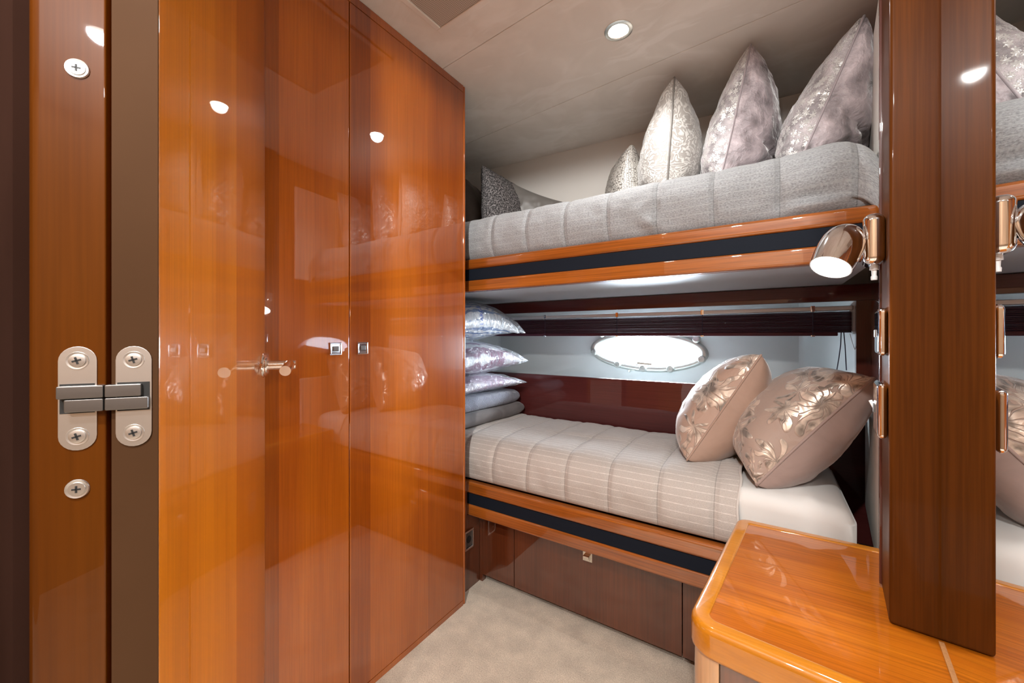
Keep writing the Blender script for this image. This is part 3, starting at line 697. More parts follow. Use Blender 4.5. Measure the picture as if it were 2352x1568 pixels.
t_lo = thing('bedspread', 'beige grey striped quilted bedspread spread over the lower bunk', 'bedspread', (-0.7, 1.45, 0.6))
prof_l = [(1.236, 0.4305), (1.222, 0.434), (1.2095, 0.447), (1.2035, 0.474), (1.204, 0.512), (1.213, 0.548), (1.235, 0.578), (1.272, 0.596), (1.33, 0.603), (1.45, 0.606), (1.6, 0.604), (1.70, 0.600), (1.735, 0.592), (1.7445, 0.57)]
def disp_l(x, s, q):
    front = max(0, 1 - max(0, q.y - 1.21) / 0.09)
    n = fbm(Vector((x * 4.5, q.y * 5, q.z * 7 + 3)), 4); n2 = fbm(Vector((x * 20 + 9, s * 14, 4)), 3)
    g = groove(x, 0.15, 0.012) + 0.7 * groove(s, 0.13 * 2, 0.010) * (1 - front)
    amp = min(1.0, max(0.0, (s - 0.015) / 0.03))
    out = (0.007 * n + 0.002 * n2 - 0.004 * g) * amp
    return Vector((0, -out * front, out * (1 - front) + 0.002))
spread('quilt', M['spread_low'], t_lo, prof_l, -1.75, -0.066, 380, 100, disp_l)
# its bound right-hand edge
path, ln = smooth_path(prof_l, 90)
MB().tube([Vector((-0.066 + 0.003 * math.sin(i * 0.3), p.x, p.y + 0.002)) + disp_l(-0.066, i / 90 * ln, Vector((-0.066, p.x, p.y))) for i, p in enumerate(path)], 0.0035, 8).build('hem', M['spread_low'], t_lo)

# padded cream bunk ends
def pad(label, z0, z1, ya, yb, lean):
    o = Vector((wall_x(ya) + BO - 0.0015, ya, 0)); mb = MB()
    mb.box(-0.016, 0, 0, (yb - ya), z0, z1, 0.0075, 4, frame(o, EXW, EYW, Vector((0, 0, 1))))
    return tag(mb.build('padded_panel', M['cream']), label, 'padded panel')
pad('cream padded end panel beside the white sheeted mattress', 0.44, 0.772, 1.15, 1.72, 0)
pad('cream padded end panel beside the tall lilac cushions on the upper bunk', 1.302, 1.80, 1.12, 1.76, 0)

# ------------------------------------------------------------------ wardrobe
XW = -0.95
wd = thing('wardrobe', 'tall glossy cherry wardrobe with two flush doors', 'wardrobe', (-1.2, 0.7, 0))
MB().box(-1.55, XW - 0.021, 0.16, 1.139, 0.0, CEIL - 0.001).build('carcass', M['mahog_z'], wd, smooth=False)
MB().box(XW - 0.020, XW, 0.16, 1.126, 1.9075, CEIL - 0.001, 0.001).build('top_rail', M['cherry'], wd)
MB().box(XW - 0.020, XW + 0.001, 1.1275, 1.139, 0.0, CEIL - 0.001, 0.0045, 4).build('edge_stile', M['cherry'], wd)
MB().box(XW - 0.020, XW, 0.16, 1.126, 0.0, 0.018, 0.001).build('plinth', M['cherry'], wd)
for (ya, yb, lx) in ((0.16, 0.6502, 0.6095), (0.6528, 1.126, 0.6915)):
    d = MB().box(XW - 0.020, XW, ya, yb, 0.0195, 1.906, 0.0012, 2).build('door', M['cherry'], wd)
    z = 0.967
    mb = MB()
    # square latch: frame, dished ring and toggle
    for (y0, y1_, z0, z1_) in ((-.0165, .0165, .0125, .0165), (-.0165, .0165, -.0165, -.0125), (-.0165, -.0125, -.0125, .0125), (.0125, .0165, -.0125, .0125)):
        mb.box(XW + 0.0005, XW + 0.004, lx + y0, lx + y1_, z + z0, z + z1_, 0.0008)
    mb.box(XW + 0.0005, XW + 0.0025, lx - 0.0125, lx + 0.0125, z - 0.0125, z + 0.0125)
    lt = mb.build('latch', M['chrome'], d)
    mb = MB(); mb.box(XW + 0.0026, XW + 0.006, lx - 0.0085, lx + 0.0085, z - 0.006, z + 0.007, 0.002, 3); mb.build('toggle', M['dark_steel'], lt)
MB().box(-1.30, -0.992, 1.1395, 1.199, 0.0, 0.43).build('end_panel', M['cabinet'], wd, smooth=False)
MB().box(-1.30, -0.992, 1.1995, 1.279, 0.0, 0.296).build('end_panel', M['cabinet'], wd, smooth=False)
# chrome socket on the wardrobe end, under the lower bunk
so = thing('wall_socket', 'chrome framed wall socket low beside the wardrobe edge', 'socket', (-0.992, 1.205, 0.2))
mb = MB()
for (y0, y1_, z0, z1_) in ((-.028, .028, .030, .038), (-.028, .028, -.038, -.030), (-.028, -.020, -.030, .030), (.020, .028, -.030, .030)):
    mb.box(-0.9915, -0.984, 1.205 + y0, 1.205 + y1_, 0.2 + z0, 0.2 + z1_, 0.002, 2)
mb.build('frame', M['chrome'], so)
mb = MB(); mb.box(-0.9915, -0.988, 1.186, 1.224, 0.171, 0.229); mb.build('plate', M['dark_steel'], so)
MB().lathe([(0.014, 0), (0.014, 0.001), (0.001, 0.001)], zframe(Vector((-0.988, 1.205, 0.2)), (1, 0, 0)), 20).build('socket_hole', M['black'], so)

# ------------------------------------------------------------------ open cabin door, hinge, jamb
TH = math.radians(146.25); DT = Vector((math.cos(TH), math.sin(TH), 0)); DN = Vector((math.sin(TH), -math.cos(TH), 0)); DZ = Vector((0, 0, 1))
DP = -DN * 0.16     # foot of the face plane
hinge_pt = Vector((-0.480, 0.129, 0))
hinge_pt = hinge_pt + DN * (-0.16 - hinge_pt.dot(DN))
door = thing('door_1', None, None, hinge_pt); door['kind'] = 'structure'
DM = frame(hinge_pt, DT, DN, DZ)
TD = 0.034; WD = 0.542
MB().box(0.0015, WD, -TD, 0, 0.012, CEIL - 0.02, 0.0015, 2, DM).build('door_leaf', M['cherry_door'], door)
MB().box(-0.0005, 0.0012, -TD + 0.0005, -0.0006, 0.012, CEIL - 0.02, 0, 2, DM).build('edge_lipping', M['door_edge'], door)
# lever handle
hb = hinge_pt + DT * 0.512 + DZ * 0.938
hm = frame(hb, DT, DZ, DN)
hnd = MB().lathe([(0.026, 0.0), (0.0265, 0.002), (0.0255, 0.004), (0.022, 0.005), (0.0225, 0.0075), (0.018, 0.009), (0.0185, 0.011), (0.0105, 0.012), (0.0105, 0.060), (0.0095, 0.063), (0.001, 0.063)], hm, 32).build('door_handle', M['chrome'], door)
lv = [hb + DN * 0.051 + DT * 0.008, hb + DN * 0.0515, hb + DN * 0.052 - DT * 0.02, hb + DN * 0.052 - DT * 0.05 - DZ * 0.004, hb + DN * 0.051 - DT * 0.072 - DZ * 0.008]
mb = MB(); mb.tube(lv, 0.0105, 20); mb.build('lever', M['chrome'], hnd)
# jamb
ja = hinge_pt - DN * (TD + 0.004) + DT * 0.001; jb = ja - DN * 0.054
def rnd(poly, rads, seg=6):
    out = []
    n = len(poly)
    for i, p in enumerate(poly):
        p = Vector(p[:2]); a = Vector(poly[i - 1][:2]); b = Vector(poly[(i + 1) % n][:2]); r = rads[i]
        if r <= 0: out.append(tuple(p)); continue
        u = (a - p).normalized(); w = (b - p).normalized(); ang = u.angle(w); d = r / math.tan(ang / 2)
        c = p + (u + w).normalized() * r / math.sin(ang / 2); s = p + u * d - c; e_ = p + w * d - c
        a0 = math.atan2(s.y, s.x); a1 = math.atan2(e_.y, e_.x)
        while a1 - a0 > PI: a1 -= 2 * PI
        while a1 - a0 < -PI: a1 += 2 * PI
        for k in range(seg + 1):
            t = a0 + (a1 - a0) * k / seg; out.append((c.x + r * math.cos(t), c.y + r * math.sin(t)))
    return out
poly = [ja, jb, jb + DT * 0.045, ja + DT * 0.045]
struct(MB().prism(rnd([p[:2] for p in poly], [0.0015, 0.011, 0.002, 0.002]), 0, CEIL).build('trim_8', M['jamb'], angle=35))
# concealed hinge
hg = thing('concealed_hinge', 'brushed steel concealed hinge joining door edge and jamb', 'hinge', hinge_pt - DN * 0.036 + DZ * 0.945)
def stadium(w, h, n=12):
    r = w / 2 * 0.98; pts = []
    for k in range(n + 1): t = PI * k / n; pts.append((r * math.cos(t), h / 2 - r + r * math.sin(t)))
    for k in range(n + 1): t = PI + PI * k / n; pts.append((r * math.cos(t), -h / 2 + r + r * math.sin(t)))
    return pts
def screw(mb_p, c, r, root):
    s = MB().lathe([(r * 1.35, 0.0), (r * 1.3, 0.0006), (r, 0.0003), (r * 0.98, 0.0012), (r * 0.7, 0.0016), (0.0003, 0.0016)], frame(c, DN, DZ, -DT), 24).build('screw', M['steel'], root)
    mb = MB(); mm = frame(c - DT * 0.0014, DN, DZ, -DT) @ Matrix.Rotation(0.3, 4, 'Z')
    mb.box(-r * 0.55, r * 0.55, -r * 0.13, r * 0.13, 0, 0.0005, 0, 2, mm); mb.box(-r * 0.13, r * 0.13, -r * 0.55, r * 0.55, 0, 0.0005, 0, 2, mm); mb.build('cross_slot', M['black'], s)
    return s
c1 = hinge_pt - DN * 0.0175 + DZ * 0.945 - DT * 0.0008
c2 = hinge_pt - DN * (TD + 0.004 + 0.0185) + DZ * 0.945 + DT * 0.001
for c in (c1, c2):
    plt = MB().prism(stadium(0.0262, 0.092), 0, 0.0010, 0.0004, 2, frame(c, DN, DZ, -DT)).build('hinge_plate', M['steel'], hg)
    MB().box(-0.0115, 0.0115, -0.013, 0.013, 0.0009, 0.0013, 0, 2, frame(c, DN, DZ, -DT)).build('pocket', M['black'], plt)
    for dz in (-0.0335, 0.0335): screw(None, c + DZ * dz - DT * 0.001, 0.0058, plt)
cm = (c1 + c2) / 2
mb = MB()
mb.box(-0.031, 0.0, 0.0003, 0.0115, -0.001, 0.0062, 0.0012, 2, frame(cm, DN, DZ, -DT)); mb.box(-0.026, 0.0, -0.0115, -0.0003, -0.001, 0.0062, 0.0012, 2, frame(cm, DN, DZ, -DT))
mb.box(0.0004, 0.026, 0.0003, 0.0115, -0.001, 0.0056, 0.0012, 2, frame(cm, DN, DZ, -DT)); mb.box(0.0004, 0.031, -0.0115, -0.0003, -0.001, 0.0056, 0.0012, 2, frame(cm, DN, DZ, -DT))
mb.build('knuckle', M['dark_steel'], hg)
for py, lab in ((158, 'bare screw head in the jamb above the steel hinge'), (1122, 'bare screw head in the jamb below the steel hinge')):
    # on the jamb face
    r = ray(178, py); nrm = DT; p0 = ja; s = (Vector((p0.x, p0.y, 0)).dot(DT)) / Vector((r.x, r.y, 0)).dot(DT)
    c = Vector((r.x * s, r.y * s, EYE + r.z * s)) - DT * 0.0003
    t = thing('screw', lab, 'screw', c)
    MB().lathe([(0.0085, 0.0), (0.008, 0.0012), (0.0062, 0.0008), (0.0058, 0.0016), (0.0003, 0.0018)], frame(c, DN, DZ, -DT), 24).build('head', M['steel'], t)
    mb = MB(); mm = frame(c - DT * 0.0016, DN, DZ, -DT)
    mb.box(-0.003, 0.003, -0.0007, 0.0007, 0, 0.0005, 0, 2, mm); mb.box(-0.0007, 0.0007, -0.003, 0.003, 0, 0.0005, 0, 2, mm); mb.build('cross_slot', M['black'], t)

# ------------------------------------------------------------------ bedside cabinet and mirror
DTOP = 0.530
ns = thing('nightstand', 'low cherry nightstand with raised honey coloured rim', 'nightstand', (0.06, 0.93, 0))
fl = Vector((-0.1165, 0.7045, 0))                              # front-left corner
def W2(u, v): p = fl + EXW * u + EYW * v; return (p.x, p.y)
yb_ = 1.1955
def backv(u): return (yb_ - 0.012 - (fl + EXW * u).y) / EYW.y
wr = 0.326
def outline(d, z):
    # three-sided border line at inset d: front right -> front left -> back left -> back right
    r1, r2 = max(0.004, 0.045 - d), max(0.004, 0.03 - d); bv = backv(0) - d
    pts = [W2(wr, d), W2(wr * 0.5, d)] + rnd([W2(wr * 0.5, d), W2(d, d), W2(d, bv * 0.5)], [0, r1, 0], 12)[1:-1] + [W2(d, bv * 0.5)] \
        + rnd([W2(d, bv * 0.5), W2(d, bv), W2(0.15, backv(0.15) - d)], [0, r2, 0], 12)[1:-1] + [W2(0.15, backv(0.15) - d), W2(0.286, backv(0.286) - d)]
    return [Vector((p[0], p[1], DTOP + z)) for p in pts]
def rim_mesh():
    mb = MB(); bm = mb.bm
    lay = [(0.006, -0.050), (0.001, -0.048), (0.0, -0.044), (0.0, -0.012), (0.0015, -0.006), (0.005, -0.0018), (0.010, 0.0), (0.024, 0.0), (0.0275, -0.0006), (0.029, -0.002), (0.0293, -0.0045)]
    rings = [[bm.verts.new(p) for p in outline(d, z)] for d, z in lay]
    for A, B in zip(rings, rings[1:]):
        for i in range(len(A) - 1): bm.faces.new((A[i], A[i + 1], B[i + 1], B[i]))
    bmesh.ops.recalc_face_normals(bm, faces=bm.faces[:])
    return mb.build('rim', M['desk_rim'], ns, angle=60)
rim_mesh()
ti = [(p.x, p.y) for p in outline(0.0290, 0)]
ti = [W2(wr - 0.0005, 0.33), W2(wr - 0.0005, 0.029)] + ti[1:-1] + [W2(0.2855, backv(0.286) - 0.029), W2(0.2855, 0.33)]
MB().prism(ti, DTOP - 0.02, DTOP - 0.0025).build('top_panel', M['desk'], ns, smooth=False)
post = rnd([W2(0.006, 0.006), W2(0.05, 0.006), W2(0.05, 0.05), W2(0.006, 0.05)], [0.036, 0, 0, 0], 8)
MB().prism(post, 0.0, DTOP - 0.0495).build('corner_post', M['desk_post'], ns, angle=35)
MB().prism([W2(0.051, 0.012), W2(wr, 0.012), W2(wr, 0.03), W2(0.051, 0.03)], 0.0, DTOP - 0.0495).build('front_panel', M['cabinet'], ns, smooth=False)
MB().prism([W2(0.012, 0.051), W2(0.03, 0.051), W2(0.03, backv(0) - 0.01), W2(0.012, backv(0) - 0.01)], 0.0, DTOP - 0.0495).build('side_panel', M['cabinet'], ns, smooth=False)
# mirror on the recessed bulkhead, standing on the cabinet top
m1 = Vector((0.2225, 0.866, 0)); m0 = m1 - EYW * 0.62
mm = frame(m0, EXW, EYW, DZ)
mir = MB().box(0.0, 0.004, 0.0, 0.618, DTOP + 0.001, CEIL - 0.002, 0, 2, mm).build('wall_mirror', M['mirror'], smooth=False)
MB().box(-0.003, 0.004, 0.0, 0.617, DTOP - 0.001, DTOP + 0.0025, 0, 2, mm).build('bottom_seal', M['desk_post'], mir, smooth=False)
tag(mir, 'tall frameless mirror on the bulkhead above the nightstand', 'mirror')

# ------------------------------------------------------------------ fittings on the pilaster cheek
def W3(y, out, z): p = Vector((wall_x(y), y, 0)) - EXW * out; return Vector((p.x, p.y, z))
rl = thing('reading_lamp', 'chrome swivel reading lamp glowing beneath the upper bunk', 'lamp', W3(0.95, 0, 1.17))
bmx = frame(W3(0.952, 0.0005, 1.172), -EYW, DZ, -EXW)
mb = MB(); mb.box(-0.034, 0.034, -0.045, 0.045, 0, 0.030, 0.013, 6, bmx); mb.build('wall_bracket', M['chrome'], rl)
mb = MB(); mb.lathe([(0.006, 0), (0.0065, 0.008), (0.004, 0.0085), (0.0035, 0.018), (0.0048, 0.020), (0.0045, 0.026), (0.001, 0.026)], frame(W3(0.945, 0.014, 1.127), Vector((1, 0, 0)), Vector((0, -1, 0)), Vector((0, 0, -1))), 16); mb.build('switch', M['white_plastic'], rl)
HC = Vector((0.110, 0.930, 1.161)); AX = Vector((-0.36, -0.43, -0.83)).normalized()
mb = MB(); mb.tube([W3(0.95, 0.025, 1.168), W3(0.95, 0.034, 1.166), HC + Vector((0.018, 0.006, 0.004))], 0.0135, 16); mb.build('swivel_joint', M['chrome'], rl)
hp = [(0.001, -0.046), (0.012, -0.0445), (0.021, -0.039), (0.0285, -0.029), (0.033, -0.014), (0.0345, 0.004), (0.0338, 0.024), (0.0325, 0.038), (0.0318, 0.044), (0.0300, 0.044), (0.0295, 0.036)]
hd = MB().lathe(hp, zframe(HC, AX), 40, cap1=False).build('lamp_shade', M['chrome'], rl)
MB().lathe([(0.0294, 0.0375), (0.015, 0.0405), (0.0005, 0.041)], zframe(HC, AX), 32, cap0=False).build('lens', M['lamp_glow'], rl)
def plate(label, z0, z1, ya, yb, th, toggle):
    c = W3((ya + yb) / 2, 0.0005, (z0 + z1) / 2); h, w = (z1 - z0) / 2, (yb - ya) / 2
    t = thing('switch_plate', label, 'switch', c)
    fm = frame(c, -EYW, DZ, -EXW)
    mb = MB(); mb.box(-w, w, -h, h, 0, th, min(th * 0.7, 0.008), 5, fm); mb.build('plate', M['chrome'], t)
    mb = MB(); mb.box(-w * 0.62, -w * 0.2, -h * 0.22, h * 0.1, th - 0.001, th + 0.0015, 0.0006, 2, fm); mb.build('rocker', M['dark_steel'], t)
    if toggle:
        mb = MB(); mb.tube([c - EXW * (th - 0.002) + EYW * (w * 0.86) - DZ * 0.006, c - EXW * (th + 0.004) + EYW * (w * 0.9) + DZ * 0.008], 0.0028, 10); mb.build('toggle', M['white_plastic'], t)
plate('rounded chrome switch plate just below the reading lamp', 0.967, 1.048, 0.893, 0.968, 0.012, False)
plate('chrome switch plate with a white toggle beside the right lower cushion', 0.827, 0.921, 0.888, 0.972, 0.0135, True)

# ------------------------------------------------------------------ ceiling fittings
dl = thing('downlight', 'round recessed downlight with a pale ring in the suede ceiling', 'downlight', (-0.383, 1.183, CEIL))
fm = frame(Vector((-0.383, 1.183, CEIL)), Vector((1, 0, 0)), Vector((0, -1, 0)), Vector((0, 0, -1)))
MB().lathe([(0.0425, 0.0), (0.042, 0.002), (0.036, 0.0045), (0.030, 0.0035), (0.0285, 0.0008)], fm, 48, cap0=False, cap1=False).build('bezel', M['nickel'], dl)
MB().lathe([(0.0285, 0.0012), (0.0005, 0.0012)], fm, 32, cap0=False).build('lens', M['lamp_glow'], dl)
vt = thing('ceiling_vent', 'beige ceiling hatch with a fine mesh grille above the wardrobe', 'vent', (-0.55, 0.63, CEIL))
va = math.atan(-0.06)
vm = Matrix.Translation((-0.842, 0.893, CEIL)) @ Matrix.Rotation(va, 4, 'Z')
def vent_mesh_mat():
    m, nt, b = newmat('vent_mesh'); co = coords(nt, 'Object', (210, 210, 210), (0, 0, va))
    v = N(nt, 'ShaderNodeTexVoronoi', Scale=1.0); v.inputs['Randomness'].default_value = 0.0; L(nt, co, v.inputs['Vector'])
    r = ramp(nt, v.outputs[0], [(0.36, 0.0), (0.44, 1.0)])
    L(nt, mixc(nt, r.outputs[0], (0.20, 0.17, 0.14), (0.52, 0.46, 0.40)), b.inputs['Base Color']); b.inputs['Roughness'].default_value = 0.7
    return m
mb = MB()
for bx in ((0, 0.42, -0.018, 0), (0, 0.42, -0.40, -0.382), (0, 0.018, -0.382, -0.018), (0.402, 0.42, -0.382, -0.018)):
    mb.box(bx[0], bx[1], bx[2], bx[3], -0.007, -0.0002, 0.003, 3, vm)
mb.build('frame', M['ceiling'], vt)
MB().box(0.0185, 0.4015, -0.3815, -0.0185, -0.003, -0.0004, 0, 2, vm).build('mesh_grille', vent_mesh_mat(), vt, smooth=False)

# ------------------------------------------------------------------ cushions
def cushion(name, label, Tp, Bp, depth, w, th, mats, group=None, sag=0.22, pinch=0.055, wr=0.004, piping=0.003, seed=0, fold=0.0, n=44, pw=0.37):
    """A stuffed square cushion. Tp, Bp: top and bottom corner of the edge turned to the viewer; depth: direction of its far edge.
    mats: (face on the left of the seam, face on the right, piping)."""
    e1 = (Tp - Bp); h = e1.length; e1 = e1 / h
    e2 = Vector(depth); e2 = (e2 - e1 * e2.dot(e1)).normalized()
    nn = e1.cross(e2).normalized()          # toward the left-hand face
    C = (Tp + Bp) / 2 + e2 * (w / 2)
    root = thing(name, label, 'cushion', (C - e1 * h / 2), group)
    def surf(u, v, side):
        x = w / 2 * u * (1 - pinch * (1 - v * v)); z = h / 2 * v * (1 - pinch * (1 - u * u))
        k = max(0.0, (1 - u * u) * (1 - v * v)) ** pw
        t = th / 2 * k * (1 - sag * v)
        sd = Vector((u * 2.2 + seed * 7.3, v * 2.2 + side * 3.1, seed))
        ed = max(abs(u), abs(v))
        t += side * 0 + wr * k ** 0.5 * fbm(sd * 1.6, 4)
        # soft gathers running in from the edges
        t += wr * 0.8 * math.sin((v * 13 + seed) + 2.5 * fbm(sd, 2)) * max(0, abs(u) - 0.25) * k * 1.3
        t += wr * 0.8 * math.sin((u * 12 + seed * 2) + 2.5 * fbm(sd + Vector((4, 0, 0)), 2)) * max(0, abs(v) - 0.25) * k * 1.3
        if fold: t -= fold * k * math.exp(-((v + 0.45 + 0.25 * u) / 0.035) ** 2) * (1 if side < 0 else 0.3)
        p = C + e2 * x + e1 * z + nn * (t * side)
        return p
    def q(s):   # denser towards the edges
        a = 2 * s - 1; return math.sin(a * PI / 2) * 0.7 + a * 0.3
    def arc(fn):
        t = [0.0]; prev = fn(q(0))
        for i in range(1, n + 1):
            c = fn(q(i / n)); t.append(t[-1] + (c - prev).length); prev = c
        return t
    au, av = arc(lambda a: surf(a, 0, 1)), arc(lambda a: surf(0, a, 1))
    for side, nm, mt in ((1, 'front_cover', mats[0]), (-1, 'back_cover', mats[1])):
        mb = MB()
        mb.grid(lambda s, t: surf(q(s), q(t), side), n, n, lambda s, t: (au[round(s * n)], av[round(t * n)]), flip=(side > 0))
        o = mb.build(nm, mt, root, angle=None)
    if piping:
        pts = []
        for k in range(40): pts.append(surf(-1, -1 + 2 * k / 40, 1))
        for k in range(40): pts.append(surf(-1 + 2 * k / 40, 1, 1))
        for k in range(40): pts.append(surf(1, 1 - 2 * k / 40, 1))
        for k in range(40): pts.append(surf(1 - 2 * k / 40, -1, 1))
        MB().tube(pts, piping, 8, True).build('piping', mats[2], root, angle=None)
    return root, surf
UZ = 1.482
# upper bunk, right to left
T = at_y(1985, 36, 1.37); B = at_y(1838, 378, 1.345); B.z = UZ + 0.002
cushion('cushion', 'tallest lilac velvet cushion, leaning on the cream end panel of the upper bunk', T, B, (0.12, 1, 0), 0.36, 0.215, (M['lilac_bf'], M['lilac_b'], M['lilac_b']), seed=1, wr=0.007, fold=0.02)
T = at_y(1724, 102, 1.42); B = at_y(1652, 405, 1.40); B.z = UZ + 0.002
cushion('cushion', 'lilac velvet cushion with silver flowers next to the white paisley one', T, B, (0.10, 1, 0), 0.36, 0.22, (M['lilac_f'], M['lilac'], M['lilac']), seed=2, wr=0.006, fold=0.02)
T = at_y(1549, 178, 1.42); B = at_y(1531, 432, 1.40); B.z = UZ + 0.002
r_, s_ = cushion('cushion', 'silvery white paisley cushion with beige piping on the upper bunk', T, B, (-0.19, 1, 0), 0.36, 0.225, (M['paisley'], M['paisley'], M['satin']), seed=3, wr=0.006, piping=0.0035)
tg = B + Vector((-0.012, -0.004, 0.010))
MB().box(-0.016, 0.016, -0.0008, 0.0008, -0.008, 0.008, 0.0004, 1, Matrix.Translation(tg) @ Matrix.Rotation(-0.5, 4, 'Z') @ Matrix.Rotation(-0.2, 4, 'Y')).build('sewn_tag', M['dark_cotton'], r_)
T = at_y(1451, 331, 1.56); B = at_y(1460, 452, 1.54); B.z = UZ + 0.002
cushion('cushion', 'small silver snakeskin cushion against the cream wall', T, B, (-0.5, 0.8, -0.15), 0.24, 0.165, (M['snake'], M['snake'], M['snake']), seed=4, piping=0, pinch=0.05, wr=0.005)
T = at_y(1106, 379, 1.50); B = at_y(1112, 500, 1.45); B.z = UZ + 0.002
cushion('cushion', 'charcoal flecked tweed cushion near the wardrobe', T, B, (0.15, 1, 0), 0.30, 0.135, (M['tweed'], M['tweed'], M['tweed']), seed=5, piping=0, wr=0.004)
T = at_y(1177, 421, 1.66); B = at_y(1128, 500, 1.66); B.z = UZ + 0.002
cushion('cushion', 'plain grey satin cushion slumped against the cream wall', T, B, (0.8, 0.40, -0.42), 0.27, 0.09, (M['satin'], M['satin'], M['satin']), seed=6, piping=0.0015, wr=0.004, pinch=0.05)
T = at_y(1042, 395, 1.50); B = at_y(1074, 505, 1.45); B.z = UZ + 0.002
cushion('cushion', 'brown cushion half hidden by the wardrobe edge on the upper bunk', T, B, (-0.1, 1, 0.0), 0.30, 0.13, (M['stripe_cotton'], M['dark_cotton'], M['dark_cotton']), seed=7, piping=0.0015)
# lower bunk
T = at_y(1748, 815, 1.40); B = at_y(1578, 1088, 1.335); B.z = 0.611
cushion('cushion', 'tan brocade cushion with leaf pattern, nearest the porthole', T, B, (0.08, 1, 0.10), 0.36, 0.235, (M['brocade_a'], M['tan_velvet'], M['tan_velvet']), seed=8, wr=0.004, piping=0.0035, sag=0.1)
T = at_y(2008, 868, 1.30); B = at_y(1738, 1122, 1.245); B.z = 0.600
cushion('cushion', 'mauve brocade cushion lying on the white sheet', T, B, (0.03, 1, 0.22), 0.36, 0.25, (M['brocade_b'], M['mauve_velvet'], M['mauve_velvet']), seed=9, wr=0.004, piping=0.0035, sag=0.1, fold=0.0)

# ------------------------------------------------------------------ folded blankets and bagged bedding, left end of the lower bunk
def folded(label, z0, z1, xr, ya, yb, th, mat, seed, slope=0.0):
    # a sheet folded back on itself, fold toward the right
    path = []; mid = (z0 + z1) / 2; hr = (z1 - z0 - th) / 2
    for k in range(10): path.append(Vector((-1.62 + (xr - hr - th / 2 + 1.62) * k / 9, z0 + th / 2)))
    for k in range(1, 12):
        t = -PI / 2 + PI * k / 12; path.append(Vector((xr - hr - th / 2 + hr * math.cos(t), mid + hr * math.sin(t))))
    for k in range(10): path.append(Vector((xr - hr - th / 2 - (xr - hr - th / 2 + 1.62) * k / 9, z1 - th / 2)))
    m = len(path); sec = []
    for i, p in enumerate(path):
        t = path[min(i + 1, m - 1)] - path[max(i - 1, 0)]; t.normalize(); nrm = Vector((t.y, -t.x)); sec.append((p + nrm * th * 0.5, p - nrm * th * 0.5))
    outline = [a for a, b in sec] + [b for a, b in sec][::-1]; k = len(outline); ny = 36
    mb = MB(); rows = []
    cum = [0.0]
    for a_, b_ in zip(outline, outline[1:]): cum.append(cum[-1] + (b_ - a_).length)
    for j in range(ny + 1):
        y = ya + (yb - ya) * j / ny; row = []
        rnd_ = 1 - 0.25 * (max(0, 1 - j / 2.0) ** 2 + max(0, 1 - (ny - j) / 2.0) ** 2)
        for c in outline:
            zz = mid + (c.y - mid) * rnd_ + slope * (y - ya)
            d = 0.006 * fbm(Vector((c.x * 8, y * 7, c.y * 12 + seed)), 3)
            row.append(mb.bm.verts.new((c.x + d - 0.03 * abs(j / ny - 0.75) , y, max(zz + d * 0.4, z0 - 0.002))))
        rows.append(row)
    for j in range(ny):
        for i in range(k):
            i2 = (i + 1) % k
            f = mb.bm.faces.new((rows[j][i], rows[j][i2], rows[j + 1][i2], rows[j + 1][i]))
            for lp, (ii, jj) in zip(f.loops, ((i, j), (i + 1, j), (i + 1, j + 1), (i, j + 1))):
                lp[mb.uv].uv = ((cum[ii] if ii < k else cum[-1] + 0.01), (yb - ya) * jj / ny)
    mb.bm.faces.new(rows[0][::-1]); mb.bm.faces.new(rows[-1])
    bmesh.ops.recalc_face_normals(mb.bm, faces=mb.bm.faces[:])
    return tag(mb.build('folded_blanket', mat, angle=60), label, 'blanket')
folded('folded taupe blanket at the bottom of the bedding stack', 0.608, 0.668, -1.035, 1.255, 1.715, 0.026, M['knit'], 1.0)
folded('folded blue grey quilted blanket under the plastic bags', 0.668, 0.732, -1.05, 1.265, 1.70, 0.030, M['quilt'], 4.0)
def bag(label, c, hx, hy, th, mat, droop, seed, text=False):
    C = Vector(c); root = thing('bedding_bag', label, 'bag', C - Vector((0, 0, th / 2)))
    def surf(u, v, side, k_=1.0, off=0.0):
        x = hx * u * (1 - 0.13 * (1 - v * v)) * k_; y = hy * v * (1 - 0.13 * (1 - u * u)) * k_
        k = max(0.0, (1 - u * u) * (1 - v * v)) ** 0.42
        t = th / 2 * k * k_ + 0.006 * k * fbm(Vector((u * 4 + seed, v * 4, side)), 4) + off
        t += 0.005 * math.sin(v * 26 + 3 * fbm(Vector((u * 3, v * 3, seed)), 2)) * max(0, abs(u) - 0.3) * k ** 0.5
        t += 0.005 * math.sin(u * 26 + seed) * max(0, abs(v) - 0.3) * k ** 0.5
        dz = droop * max(0, abs(u) ** 3 * abs(v) ** 3)
        return C + Vector((x, y, t * side + dz))
    def q(s): a = 2 * s - 1; return math.sin(a * PI / 2) * 0.6 + a * 0.4
    for nm, mt, kk in (('plastic_bag', M['bag'], 1.0), ('bedding', mat, 0.92)):
        mb = MB()
        for side in (1, -1): mb.grid(lambda s, t: surf(q(s), q(t), side, kk), 40, 40, lambda s, t: (q(s) * hx, q(t) * hy), flip=side < 0)
        bmesh.ops.remove_doubles(mb.bm, verts=mb.bm.verts[:], dist=1e-5)
        mb.build(nm, mt, root, angle=None)
    return root, surf
bag_top, bsurf = bag('clear plastic bag printed LARGE at the top of the bedding stack', (-1.30, 1.43, 1.074), 0.285, 0.255, 0.203, M['bag_blue'], -0.06, 1.0)
bag('clear plastic bag of white and mauve bedding in the middle of the stack', (-1.29, 1.43, 0.897), 0.29, 0.255, 0.178, M['bag_mauve'], -0.02, 2.0)
bag('flat clear plastic bag of pale pink bedding just above the blankets', (-1.29, 1.43, 0.782), 0.285, 0.255, 0.10, M['bag_pink'], -0.012, 3.0)
